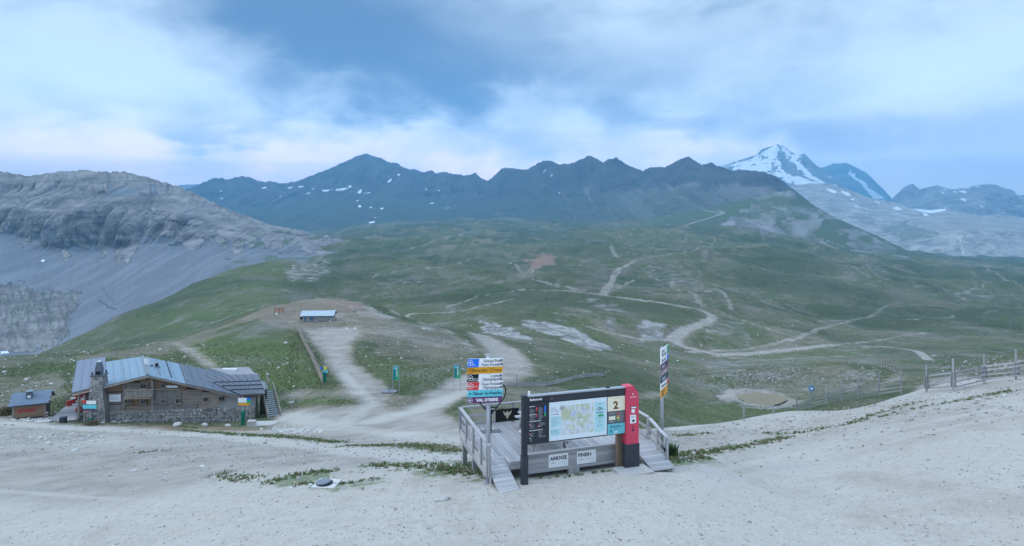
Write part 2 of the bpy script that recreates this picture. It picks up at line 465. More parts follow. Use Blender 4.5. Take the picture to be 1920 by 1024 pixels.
# bare rock, gypsum and scree
for pts, k in [
    ([(893, 600), (925, 602), (965, 618), (997, 634), (955, 636), (905, 624)], 1), ([(968, 597), (1040, 603), (1085, 620), (1155, 657), (1105, 656), (1040, 632), (985, 616)], .95),
    ([(1075, 560), (1150, 562), (1182, 588), (1130, 582)], .6), ([(1188, 638), (1200, 612), (1214, 600), (1252, 606), (1247, 640)], .9), ([(1120, 610), (1135, 590), (1155, 592), (1145, 618)], .8),
    ([(1028, 580), (1060, 575), (1110, 580), (1090, 605), (1040, 600)], .45), ([(1310, 640), (1320, 610), (1345, 598), (1390, 600), (1412, 643)], .55), ([(1270, 620), (1320, 608), (1330, 645), (1285, 645)], .35),
    ([(1185, 500), (1230, 495), (1300, 520), (1325, 542), (1240, 537)], .5), ([(1300, 540), (1360, 540), (1370, 575), (1340, 570)], .4), ([(530, 500), (580, 488), (625, 510), (590, 532), (540, 530)], .7), ([(575, 462), (600, 465), (630, 500), (605, 500)], .6),
    ([(690, 530), (780, 512), (830, 520), (740, 545)], .45), ([(780, 605), (860, 600), (890, 612), (800, 618)], .5), ([(640, 560), (668, 562), (745, 598), (700, 600), (650, 578)], .8),
    ([(1160, 460), (1220, 455), (1260, 480), (1180, 490)], .4), ([(1600, 500), (1640, 490), (1680, 515), (1630, 520)], .5), ([(1560, 510), (1600, 500), (1620, 530), (1580, 530)], .4), ([(1680, 520), (1720, 515), (1740, 545), (1690, 540)], .35), ([(1470, 560), (1530, 555), (1520, 590), (1480, 585)], .3), ([(1700, 625), (1760, 600), (1830, 610), (1800, 640), (1720, 645)], .3),
    ([(1290, 730), (1320, 680), (1400, 672), (1500, 680), (1560, 715), (1500, 745), (1380, 735)], .5), ([(1560, 715), (1600, 690), (1650, 690), (1640, 720), (1590, 735)], .55), ([(1580, 660), (1630, 650), (1660, 680), (1600, 690)], .4), ([(1740, 715), (1780, 672), (1920, 645), (1960, 660), (1900, 705)], .28),
    ([(1340, 735), (1390, 722), (1460, 730), (1500, 765), (1420, 768), (1360, 755)], .75), ([(1400, 400), (1600, 420), (1660, 480), (1450, 470)], .3)]:
    addm(rock, poly_mask(pts), k)
addm(red, poly_mask([(985, 484), (1040, 478), (1045, 494), (1000, 505)]), .9)
addm(red, poly_mask([(430, 600), (500, 577), (600, 558), (680, 574), (740, 600), (700, 612), (600, 600), (520, 596)]), .22)
addm(red, poly_mask([(200, 801), (330, 796), (480, 803), (540, 802), (600, 808), (520, 820), (350, 813)]), .5)
addm(red, poly_mask([(590, 572), (640, 560), (668, 566), (690, 585), (640, 580)]), .5)
for pts, k in [
    ([(395, 620), (500, 575), (600, 556), (680, 572), (760, 604), (840, 618), (900, 665), (800, 672), (690, 640), (560, 625), (480, 600)], .85), ([(150, 668), (330, 640), (400, 614), (420, 630), (300, 665), (0, 690), (-200, 690), (-200, 670)], .6),
    ([(690, 660), (760, 620), (900, 665), (880, 700), (760, 680)], .55), ([(0, 705), (110, 700), (130, 745), (0, 770), (-300, 770), (-300, 710)], .55), ([(700, 760), (740, 738), (790, 745), (750, 772)], .8), ([(860, 750), (960, 715), (1100, 735), (1150, 790), (900, 800)], .7),
    ([(1010, 660), (1250, 690), (1400, 670), (1560, 660), (1560, 690), (1300, 720), (1000, 700)], .35), ([(900, 560), (1100, 590), (1300, 600), (1250, 560), (1000, 540)], .4), ([(1360, 660), (1500, 600), (1900, 640), (1700, 680), (1400, 690)], .3)]:
    addm(dry, poly_mask(pts), k)
addm(path, poly_mask([(440, 598), (505, 577), (600, 558), (690, 576), (760, 604), (850, 622), (905, 668), (860, 664), (770, 640), (690, 625), (590, 612), (520, 604)]) * np.clip(.5 + .9 * n_sm, .1, 1).astype(np.float32), .46)
for pts, k in [([(330, 640), (430, 625), (540, 640), (600, 720), (500, 735), (400, 690)], 1), ([(680, 665), (760, 672), (870, 700), (830, 722), (740, 725), (690, 700)], .8), ([(1000, 650), (1200, 672), (1500, 655), (1700, 668), (1500, 690), (1100, 690)], .5), ([(1260, 800), (1300, 752), (1500, 770), (1400, 782)], .6), ([(0, 690), (130, 672), (300, 668), (330, 690), (130, 700)], .7), ([(525, 748), (600, 745), (655, 750), (600, 763), (540, 760)], 1), ([(250, 590), (450, 505), (530, 492), (540, 560), (400, 605), (200, 645)], .7)]:
    addm(lush, poly_mask(pts), k)
addm(dry, sstep(0.05, 0.55, n_mid + 0.35 * n_sm).astype(np.float32) * sstep(75, 160, GY).astype(np.float32), .55)
addm(rock, (sstep(0.42, 0.8, n_rid + 0.4 * fbm(GX / 25, GY / 25, 3, 77)) * sstep(250, 500, GY)).astype(np.float32), .22)
dryfar = sstep(0.0, 0.5, fbm(GX / 300, GY / 420, 4, 91)).astype(np.float32) * sstep(350, 700, GY).astype(np.float32)
addm(dry, dryfar, .32)
pq_ = np.hypot((GX - POND1[0]) / 5.0, (GY - POND1[1]) / 5.0) + .55 * n_sm
addm(path, (1 - sstep(1.2, 2.0, pq_)).astype(np.float32), .62)
addm(path, poly_mask([(1335, 738), (1372, 730), (1400, 738), (1390, 756), (1352, 750)]), .7)
pq_ = np.hypot((GX - POND2[0]) / 16.0, (GY - POND2[1]) / 15.0) + .08 * n_sm
addm(path, (1 - sstep(1.35, 1.6, pq_)).astype(np.float32), 1)
# green growth on the foreground gravel
wn = sstep(-0.15, 0.45, fbm(GX / 0.9, GY / 0.9, 4, 71, 0.6)).astype(np.float32)
WEEDS = [([(505, 905), (545, 893), (590, 886), (625, 884)], .85, 1), ([(560, 908), (640, 908), (700, 900)], .7, .6), ([(650, 836), (760, 834), (880, 846)], 2.2, .65), ([(700, 872), (800, 874), (890, 882)], 2.0, .6), ([(820, 880), (900, 892)], 1.3, .75), ([(340, 806), (420, 812), (520, 818), (640, 830)], 1.5, .75),
         ([(1262, 856), (1330, 846), (1400, 836), (1480, 818)], .9, .8), ([(1250, 868), (1330, 858)], .8, .7), ([(1420, 812), (1560, 800), (1680, 775)], 1.0, .5), ([(1260, 818), (1330, 812)], .8, .5), ([(900, 760), (960, 770)], 2, .5), ([(1010, 898), (1150, 882)], .35, .8), ([(1700, 770), (1800, 752), (1900, 732)], .9, .45),
         ([(1255, 850), (1265, 862)], .9, 1), ([(300, 790), (340, 800), (370, 803)], .8, .6), ([(1600, 790), (1720, 755)], 1.4, .4), ([(250, 850), (320, 845)], 1.6, .3), ([(400, 890), (480, 900)], 1.6, .35), ([(930, 800), (1000, 800)], 3, .5)]
for pts, w, k in WEEDS:
    addm(weed, line_mask(pts, w, 0.7) * np.clip(wn + 0.25, 0, 1), k)
addm(weed, poly_mask([(500, 907), (545, 891), (600, 880), (628, 882), (620, 896), (560, 910), (520, 915)]), .55)
addm(weed, poly_mask([(575, 922), (590, 902), (650, 905), (700, 898), (740, 905), (680, 920)]), .4)
smooth = np.zeros_like(path)
for pts, w, k in [([(-200, 790), (0, 795), (250, 806), (450, 820), (700, 850), (880, 862)], 2.6, 1), ([(1250, 805), (1400, 783), (1600, 756), (1800, 738)], 1.6, .8), ([(520, 775), (620, 800), (760, 815), (890, 830)], 2.0, .7), ([(700, 790), (800, 765), (870, 735)], 2.5, .8), ([(640, 700), (690, 760), (640, 800)], 1.5, .7),
    ([(-200, 905), (200, 935), (600, 962), (1000, 968), (1400, 945), (1800, 890), (2150, 830)], .45, .45), ([(-200, 940), (200, 972), (600, 1002), (1000, 1008), (1400, 985), (1800, 925), (2150, 860)], .45, .45), ([(1260, 900), (1500, 850), (1750, 790), (2000, 740)], .4, .8), ([(1260, 925), (1500, 872), (1750, 808), (2000, 755)], .4, .8), ([(300, 1024), (700, 935), (900, 925)], .4, .6)]:
    addm(smooth, line_mask(pts, w, .5), k)
dirt = (sstep(24, 32, GY) * near * (0.55 + 0.45 * n_sm)).astype(np.float32)
dirt = dirt * (1 - .5 * sstep(1250, 1450, gpx)[None, :]).astype(np.float32)
dirt = np.maximum(dirt, (1 - near) * .62 * (path > .05)).astype(np.float32)
dirt = np.clip(dirt * (1 - .8 * smooth), 0, 1)

def new_mesh(name, V, Fq, attrs=None, smooth_=True, nrm=None):
    me = bpy.data.meshes.new(name)
    me.vertices.add(len(V)); me.vertices.foreach_set('co', np.asarray(V, np.float32).ravel())
    k = Fq.shape[1]
    me.loops.add(Fq.size); me.loops.foreach_set('vertex_index', Fq.astype(np.int32).ravel())
    me.polygons.add(len(Fq)); me.polygons.foreach_set('loop_start', np.arange(0, Fq.size, k, dtype=np.int32))
    me.polygons.foreach_set('use_smooth', np.full(len(Fq), smooth_))
    me.update(calc_edges=True)
    for an, arr in (attrs or {}).items():
        a = me.color_attributes.new(an, 'FLOAT_COLOR', 'POINT')
        a.data.foreach_set('color', np.asarray(arr, np.float32).ravel())
    if nrm is not None:
        me.normals_split_custom_set_from_vertices(nrm)
    return me

def grid_faces(ny, nx):
    idx = np.arange(ny * nx).reshape(ny, nx)
    return np.stack([idx[:-1, :-1], idx[:-1, 1:], idx[1:, 1:], idx[1:, :-1]], -1).reshape(-1, 4)

def put(name, me, mat, label=None, cat=None, kind=None, group=None, parent=None):
    ob = bpy.data.objects.new(name, me)
    if mat is not None:
        me.materials.clear(); me.materials.append(mat)
    COL.objects.link(ob)
    if parent is not None:
        ob.parent = parent
    if label: ob['label'] = label
    if cat: ob['category'] = cat
    if kind: ob['kind'] = kind
    if group: ob['group'] = group
    return ob

def principled(name, rough=0.9, spec=0.3):
    m = bpy.data.materials.new(name)
    m.use_nodes = True
    b = m.node_tree.nodes['Principled BSDF']
    b.inputs['Roughness'].default_value = rough
    b.inputs['Specular IOR Level'].default_value = spec
    return m, m.node_tree, b

def attr(nt, name):
    n = nt.nodes.new('ShaderNodeVertexColor'); n.layer_name = name
    s = nt.nodes.new('ShaderNodeSeparateColor'); nt.links.new(n.outputs['Color'], s.inputs[0])
    return s.outputs[0], s.outputs[1], s.outputs[2], n.outputs['Alpha']

def bump(nt, h, dist, strength, nrm=None):
    n = nt.nodes.new('ShaderNodeBump')
    n.inputs['Distance'].default_value = dist
    n.inputs['Strength'].default_value = strength
    nt.links.new(h, n.inputs['Height'])
    if nrm is not None:
        nt.links.new(nrm, n.inputs['Normal'])
    return n.outputs[0]

# ------------------------------------------------------------------ ground material
def ground_material():
    m, nt, b = principled('ground_cover', 0.95, 0.15)
    pa, dr, ro, sc_ = attr(nt, 'cover_a')
    lu, re_, we, sm_ = attr(nt, 'cover_b')
    pos = nd(nt, 'ShaderNodeNewGeometry').outputs['Position']
    n1 = noise(nt, pos, 0.035, 5, 0.6); n2 = noise(nt, pos, 0.4, 5, 0.65); n3 = noise(nt, pos, 3.2, 5, 0.7); n4 = noise(nt, pos, 16, 3, 0.7)
    nm = noise(nt, pos, 0.011, 6, 0.62)
    grass = mixc(nt, ramp(nt, n2, (.35, .68)), (0.076, 0.098, 0.046), (0.130, 0.142, 0.072))
    grass = mixc(nt, mth(nt, 'MULTIPLY', lu, 0.8), grass, mixc(nt, ramp(nt, n3, (.3, .7)), (0.072, 0.112, 0.038), (0.122, 0.165, 0.055)))
    grass = mixc(nt, mth(nt, 'MULTIPLY', ramp(nt, n1, (.42, .62)), .45), grass, (0.128, 0.128, 0.075))
    dryc = mixc(nt, ramp(nt, n3, (.35, .7)), (0.185, 0.155, 0.118), (0.29, 0.25, 0.20))
    dfac = ramp(nt, mth(nt, 'ADD', mth(nt, 'MULTIPLY', dr, 0.9), mth(nt, 'MULTIPLY', mth(nt, 'SUBTRACT', mth(nt, 'ADD', mth(nt, 'MULTIPLY', n2, .6), mth(nt, 'MULTIPLY', nm, .4)), .5), 1.8)), (0.12, 0.85))
    c = mixc(nt, dfac, grass, dryc)
    nb_ = noise(nt, pos, 0.0042, 6, 0.6, .5); nc_ = noise(nt, vmul(nt, pos, (1, .55, 1)), 0.021, 6, 0.65, .4)
    c = mixc(nt, mth(nt, 'MULTIPLY', ramp(nt, nb_, (.40, .58)), .68), c, (0.046, 0.070, 0.038))
    c = mixc(nt, mth(nt, 'MULTIPLY', ramp(nt, nc_, (.52, .66)), .66), c, mixc(nt, n1, (0.130, 0.114, 0.086), (0.205, 0.190, 0.165)))
    c = mixc(nt, mth(nt, 'MULTIPLY', ramp(nt, nc_, (.30, .46, 1, 0)), .5), c, (0.042, 0.062, 0.034))
    nd_ = noise(nt, vmul(nt, pos, (1, .7, 1)), 0.055, 6, 0.7, .3)
    c = mixc(nt, mth(nt, 'MULTIPLY', mth(nt, 'MULTIPLY', ramp(nt, nd_, (.52, .66)), ramp(nt, nb_, (.44, .56, 1, 0))), .5), c, (0.23, 0.222, 0.205))
    c = mixc(nt, mth(nt, 'MULTIPLY', ramp(nt, nd_, (.28, .44, 1, 0)), .45), c, (0.040, 0.060, 0.032))
    # stones poking through the turf
    vor = nd(nt, 'ShaderNodeTexVoronoi'); vor.inputs['Scale'].default_value = 0.55; lk(nt, pos, vor.inputs['Vector'])
    st = mth(nt, 'MULTIPLY', ramp(nt, vor.outputs['Distance'], (.10, .22, 1, 0)), ramp(nt, n1, (.45, .62)))
    c = mixc(nt, mth(nt, 'MULTIPLY', st, .75), c, (0.42, 0.41, 0.38))
    rn = noise(nt, vmul(nt, pos, (1, 1, 2.5)), 0.11, 7, 0.72)
    rockc = mixc(nt, ramp(nt, rn, (.36, .66)), (0.105, 0.10, 0.09), (0.33, 0.32, 0.295))
    rf = mth(nt, 'MULTIPLY', ramp(nt, mth(nt, 'ADD', ro, mth(nt, 'MULTIPLY', mth(nt, 'SUBTRACT', rn, .5), 1.6)), (0.3, 0.95)), .9)
    rockc = mixc(nt, ramp(nt, ro, (.78, .98)), rockc, mixc(nt, ramp(nt, mth(nt, 'ADD', mth(nt, 'MULTIPLY', rn, .55), mth(nt, 'MULTIPLY', n2, .45)), (.42, .58)), (0.17, 0.165, 0.16), (0.44, 0.43, 0.415)))
    c = mixc(nt, rf, c, rockc)
    c = mixc(nt, mth(nt, 'MULTIPLY', re_, mth(nt, 'ADD', .4, n2)), c, (0.30, 0.20, 0.155))
    # pale limestone gravel
    gv = mixc(nt, ramp(nt, n3, (.25, .75)), (0.335, 0.305, 0.265), (0.44, 0.415, 0.375))
    gv = mixc(nt, mth(nt, 'MULTIPLY', ramp(nt, n2, (.4, .65)), .45), gv, (0.40, 0.365, 0.31))
    gv = mixc(nt, mth(nt, 'MULTIPLY', ramp(nt, n1, (.4, .6)), .35), gv, (0.47, 0.45, 0.415))
    np_ = noise(nt, vmul(nt, pos, (1, .5, 1)), .16, 6, .68, .5)
    gv = mixc(nt, mth(nt, 'MULTIPLY', ramp(nt, np_, (.47, .66)), .7), gv, (0.285, 0.25, 0.205))
    v2 = nd(nt, 'ShaderNodeTexVoronoi'); v2.inputs['Scale'].default_value = 5.0; lk(nt, pos, v2.inputs['Vector'])
    v2c = nd(nt, 'ShaderNodeSeparateColor'); lk(nt, v2.outputs['Color'], v2c.inputs[0])
    peb = ramp(nt, v2.outputs['Distance'], (.13, .26, 1, 0))
    pebc = mixc(nt, v2c.outputs[0], (0.24, 0.225, 0.205), (0.66, 0.64, 0.60))
    pebm = mth(nt, 'MULTIPLY', mth(nt, 'MULTIPLY', peb, ramp(nt, v2c.outputs[1], (.35, .6))), mth(nt, 'ADD', .45, mth(nt, 'MULTIPLY', sc_, .5)))
    pebm = mth(nt, 'MULTIPLY', pebm, mth(nt, 'SUBTRACT', 1.0, mth(nt, 'MULTIPLY', sm_, .7)))
    soil = mixc(nt, ramp(nt, n2, (.3, .7)), (0.20, 0.18, 0.155), (0.33, 0.305, 0.27))
    gv = mixc(nt, ramp(nt, mth(nt, 'ADD', sc_, mth(nt, 'MULTIPLY', mth(nt, 'SUBTRACT', n3, .5), 1.2)), (.1, .75, 0, .88)), gv, soil)
    gv = mixc(nt, mth(nt, 'MULTIPLY', sm_, .6), gv, (0.42, 0.40, 0.37))
    gv = mixc(nt, mth(nt, 'MULTIPLY', ramp(nt, n4, (.35, .7)), .22), gv, (0.30, 0.285, 0.26))
    gv = mixc(nt, pebm, gv, pebc)
    pf = ramp(nt, mth(nt, 'ADD', pa, mth(nt, 'MULTIPLY', mth(nt, 'SUBTRACT', mth(nt, 'ADD', mth(nt, 'MULTIPLY', n2, .5), mth(nt, 'MULTIPLY', n3, .5)), .5), 1.3)), (0.2, 0.78))
    c = mixc(nt, pf, c, gv)
    wf = ramp(nt, mth(nt, 'ADD', we, mth(nt, 'MULTIPLY', mth(nt, 'SUBTRACT', n3, .5), 1.5)), (0.16, 0.6))
    c = mixc(nt, mth(nt, 'MULTIPLY', wf, .85), c, mixc(nt, n4, (0.07, 0.115, 0.045), (0.15, 0.175, 0.085)))
    lk(nt, c, b.inputs['Base Color'])
    h = mth(nt, 'ADD', mth(nt, 'MULTIPLY', n3, .5), mth(nt, 'ADD', mth(nt, 'MULTIPLY', n4, .12), mth(nt, 'MULTIPLY', mth(nt, 'MULTIPLY', peb, pebm), .25)))
    b1 = bump(nt, h, 0.07, 0.5)
    b2 = bump(nt, mth(nt, 'MULTIPLY', mth(nt, 'ADD', rn, mth(nt, 'MULTIPLY', n2, .25)), mth(nt, 'SUBTRACT', 1.0, mth(nt, 'MULTIPLY', pa, .96))), 2.6, 0.8, b1)
    sp_ = nd(nt, 'ShaderNodeSeparateXYZ'); lk(nt, pos, sp_.inputs[0])
    farm = ramp(nt, sp_.outputs[1], (170, 480))
    b3 = bump(nt, mth(nt, 'MULTIPLY', farm, mth(nt, 'ADD', mth(nt, 'MULTIPLY', nc_, .7), mth(nt, 'MULTIPLY', nd_, .4))), 16.0, 0.75, b2)
    lk(nt, b3, b.inputs['Normal'])
    return m

M_ground = ground_material()

# normals of the whole sheet, so that the pieces it is cut into meet without a seam
dVx = np.stack([np.gradient(G, axis=1) for G in (GX, GY, GZ)], -1)
dVy = np.stack([np.gradient(G, axis=0) for G in (GX, GY, GZ)], -1)
NRM = np.cross(dVx, dVy); NRM /= np.linalg.norm(NRM, axis=-1, keepdims=True) + 1e-12
ALLV = np.stack([GX, GY, GZ], -1).reshape(-1, 3)
ALLN = NRM.reshape(-1, 3)
CA = np.stack([path, dry, rock, dirt], -1).reshape(-1, 4)
CB = np.stack([lush, red, weed, smooth], -1).reshape(-1, 4)
FQ = grid_faces(NY, NX)
cls_v = np.full(GX.shape, 3)
cls_v[GY < 330] = 2
cls_v[(path > 0.5) & (near < 0.5)] = 1
cls_v[near >= 0.5] = 0
cf = np.median(cls_v.ravel()[FQ], axis=1).astype(int)
for ci, (nm_, lab, cat_) in enumerate([('gravel_ground', 'pale limestone gravel ground in the foreground', 'ground'), ('dirt_track', 'pale dirt tracks running over knoll and valley', 'track'), ('grass_hillside', 'green and brown grassy slopes around the chalet and knoll', 'hillside'), ('valley_meadow', 'wide green rolling valley of meadows and rock in the middle distance', 'valley')]):
    fs = FQ[cf == ci]
    used, inv = np.unique(fs, return_inverse=True)
    me = new_mesh(nm_, ALLV[used], inv.reshape(-1, 4), {'cover_a': CA[used], 'cover_b': CB[used]}, True, ALLN[used])
    put(nm_, me, M_ground, lab, cat_, 'structure')

# the same slopes carried on beyond both sides of the view
for jc, sg, nm_, lab in ((0, -1, 'left_slope', 'gravel and grass slope carrying on beyond the left side'), (NX - 1, 1, 'right_slope', 'gravel and grass slope carrying on beyond the right side')):
    ks = np.linspace(0, 1, 9)[None, :]
    ex_ = GX[:, jc][:, None] + sg * ks * (6 + .55 * GY[:, jc][:, None]); ey_ = GY[:, jc][:, None] + 0 * ks
    ez_ = GZ[:, jc][:, None] + ks * 0 + .012 * ey_ * ks * fbm(ex_ / 30, ey_ / 30, 3, 5)
    if jc == 0: ex_, ey_, ez_ = ex_[:, ::-1], ey_[:, ::-1], ez_[:, ::-1]
    ed = np.arange(NY) * NX + jc
    me = new_mesh(nm_, np.stack([ex_, ey_, ez_], -1).reshape(-1, 3), grid_faces(NY, 9), {'cover_a': np.repeat(CA[ed], 9, 0), 'cover_b': np.repeat(CB[ed], 9, 0)})
    put(nm_, me, M_ground, lab, 'slope', 'structure')

# ground behind and below the view
xs_ = np.linspace(-60, 60, 25); ys_ = np.linspace(-80, 10.5, 20)
bx_, by_ = np.meshgrid(xs_, ys_)
bz_ = CZ - 9.25 - np.clip(np.abs(bx_) - 12, 0, 99) * 0.12
bv_ = np.stack([bx_, by_, bz_ - 0.06], -1).reshape(-1, 3)
one = np.zeros((len(bv_), 4), np.float32); one[:, 0] = 1
put('station_forecourt', new_mesh('station_forecourt', bv_, grid_faces(20, 25), {'cover_a': one, 'cover_b': one * 0}), M_ground, 'gravel forecourt beneath and behind the viewpoint', 'ground', 'structure')
bv_ = np.array([[-11900, -2900, -250], [11900, -2900, -250], [11900, 12200, -250], [-11900, 12200, -250]], float)  # unseen flat sheet added under the terrain to stop sky light leaking in from below
one = np.zeros((4, 4), np.float32)
put('added_base_sheet', new_mesh('added_base_sheet', bv_, np.array([[0, 1, 2, 3]]), {'cover_a': one, 'cover_b': one}), M_ground, 'flat ground sheet added unseen under the mountains, shutting out light from below', 'ground', 'structure')

# ------------------------------------------------------------------ mountains
def mountain_material(name, rock_d, rock_l, scree_c, grass_c, scale, snow_c=(0.66, 0.70, 0.74), strat=0.0, bdist=8.0):
    m, nt, b = principled(name, 0.95, 0.1)
    sn, gr, sc_, dk = attr(nt, 'cover_a')
    pos = nd(nt, 'ShaderNodeNewGeometry').outputs['Position']
    nv = noise(nt, vmul(nt, pos, (1, 1, .35)), scale, 7, 0.68, 0.4)
    nf = noise(nt, vmul(nt, pos, (1, 1, .5)), scale * 6, 5, 0.7)
    ng = noise(nt, pos, scale * .4, 4, .6)
    f = mth(nt, 'ADD', mth(nt, 'MULTIPLY', nv, .65), mth(nt, 'MULTIPLY', nf, .35))
    if strat:
        hs_ = noise(nt, vmul(nt, pos, (.16, .16, 1.7)), strat, 5, .65, .3)
        f = mth(nt, 'ADD', mth(nt, 'MULTIPLY', f, .62), mth(nt, 'MULTIPLY', hs_, .38))
    if False:
        w = nd(nt, 'ShaderNodeTexWave', wave_type='BANDS', bands_direction='Z'); w.inputs['Scale'].default_value = strat; w.inputs['Distortion'].default_value = 6; w.inputs['Detail'].default_value = 4; w.inputs['Detail Scale'].default_value = .6
        lk(nt, vmul(nt, pos, (.12, .12, 1)), w.inputs['Vector'])
        f = mth(nt, 'ADD', mth(nt, 'MULTIPLY', f, .94), mth(nt, 'MULTIPLY', w.outputs['Fac'], .06))
    c = mixc(nt, ramp(nt, f, (.36, .64)), rock_d, rock_l)
    sfac = ramp(nt, mth(nt, 'ADD', sc_, mth(nt, 'MULTIPLY', mth(nt, 'SUBTRACT', nv, .5), 1.1)), (.3, .7))
    sst = noise(nt, vmul(nt, pos, (1, .12, .12)), scale * 1.6, 5, .65, .2)
    scc = mixc(nt, mth(nt, 'MULTIPLY', ramp(nt, nf, (.3, .7)), .5), scree_c, tuple(v * .74 for v in scree_c))
    scc = mixc(nt, mth(nt, 'MULTIPLY', ramp(nt, sst, (.42, .66)), .6), scc, tuple(v * 1.4 for v in scree_c))
    c = mixc(nt, sfac, c, scc)
    c = mixc(nt, ramp(nt, mth(nt, 'ADD', gr, mth(nt, 'MULTIPLY', mth(nt, 'SUBTRACT', nf, .5), 1.4)), (.3, .7)), c, mixc(nt, ng, grass_c, tuple(v * 1.5 for v in grass_c)))
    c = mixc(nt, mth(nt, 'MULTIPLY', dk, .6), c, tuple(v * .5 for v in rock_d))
    c = mixc(nt, ramp(nt, mth(nt, 'ADD', sn, mth(nt, 'MULTIPLY', mth(nt, 'SUBTRACT', nf, .5), .8)), (.42, .58)), c, snow_c)
    lk(nt, c, b.inputs['Base Color'])
    lk(nt, bump(nt, mth(nt, 'MULTIPLY', f, mth(nt, 'SUBTRACT', 1.0, mth(nt, 'MULTIPLY', sfac, .85))), bdist, 0.8), b.inputs['Normal'])
    return m

def jag(px, seed, amp):
    """small teeth along a crest, in pixels"""
    return (fbm(px / 9.0, px * 0 + seed, 3, seed, .6) * .8 + fbm(px / 4.5, px * 0 + seed, 2, seed + 5, .6, True) * .7) * amp

def mountain(name, rows, nrow, jagamp, relief, rscale, mat, paint, label, seed=1, step=1.7, back=0.35, cat='mountain', smooth_from=99, zs=2.6):
    """rows: polylines of (px, py, Y) from the crest down to the foot; real depth, a back slope behind the crest"""
    a0 = min(r[0][0] for r in rows); a1 = max(r[-1][0] for r in rows)
    px = np.arange(a0, a1 + step, step)
    PY = []; YY = []
    for k, r in enumerate(rows):
        r = np.array(r, float)
        PY.append(np.interp(px, r[:, 0], r[:, 1])); YY.append(np.interp(px, r[:, 0], r[:, 2]))
    PY[0] = PY[0] - jag(px, seed, jagamp)
    py = []; yy = []; tt = []
    for k in range(len(rows) - 1):
        n = nrow[k]
        for s in range(n + (k == len(rows) - 2)):
            f = s / n
            py.append(PY[k] * (1 - f) + PY[k + 1] * f); yy.append(YY[k] * (1 - f) + YY[k + 1] * f); tt.append(k + f)
    py = np.array(py); yy = np.array(yy); tt = np.array(tt)[:, None]
    X = (px[None] - 960) / F * yy
    Z = CZ - (py - HOR) / F * yy
    # gullies and ribs pushed in and out of the face; the crest itself keeps its line
    env = sstep(0, 0.25, tt / max(tt.max(), 1e-6) * 1.0 + 0.02)
    gul = fbm(X / rscale, Z / (rscale * zs) + (yy / (rscale * 3) if smooth_from > 9 else 0), 5, seed + 40, .55, True)
    sm2 = fbm(X / (rscale * 4), yy / (rscale * 4), 3, seed + 60)
    env = env * (1 - .9 * sstep(smooth_from - .1, smooth_from + .2, tt))
    Yd = yy + relief * env * (gul * 1.0 + sm2 * 1.6)
    # back slope
    nb = 6
    bx = []; 
    for s in range(nb, 0, -1):
        bx.append((X[0], Yd[0] + np.minimum(yy[0] * back, 900) * s / nb, Z[0] - np.minimum(yy[0] * back, 900) * 0.55 * s / nb))
    V = np.concatenate([np.stack([np.array([q[0] for q in bx]), np.array([q[1] for q in bx]), np.array([q[2] for q in bx])], -1), np.stack([X, Yd, Z], -1)], 0)
    cov = np.zeros(X.shape + (4,), np.float32)
    paint(cov, px[None] + np.zeros_like(py), py, tt, X, yy, Z, gul)
    cov = np.concatenate([np.repeat(cov[:1] * 0, nb, 0), cov], 0)
    me = new_mesh(name, V.reshape(-1, 3), grid_faces(*V.shape[:2])[:, ::-1], {'cover_a': cov.reshape(-1, 4)})
    return put(name, me, mat, label, cat, 'structure')

def ell(px, py, cx, cy, rx, ry, rot=0.0, seed=3, rag=0.5):
    c, s = math.cos(rot), math.sin(rot)
    u = ((px - cx) * c + (py - cy) * s) / rx; v = (-(px - cx) * s + (py - cy) * c) / ry
    d = u * u + v * v + rag * fbm(px / 5.0, py / 3.0, 3, seed)
    return (d < 1).astype(np.float32)

def pol(px, py, pts, jx=5.0, jy=3.0, seed=9):
    X = px + fbm(px / 14, py / 9, 4, seed, .6) * jx; Yv = py + fbm(px / 14, py / 9, 4, seed + 9, .6) * jy
    ins = np.zeros(X.shape, bool)
    for k in range(len(pts)):
        x1, y1 = pts[k]; x2, y2 = pts[(k + 1) % len(pts)]
        if y1 != y2:
            ins ^= ((y1 > Yv) != (y2 > Yv)) & (X < (x2 - x1) * (Yv - y1) / (y2 - y1) + x1)
    return ins.astype(np.float32)

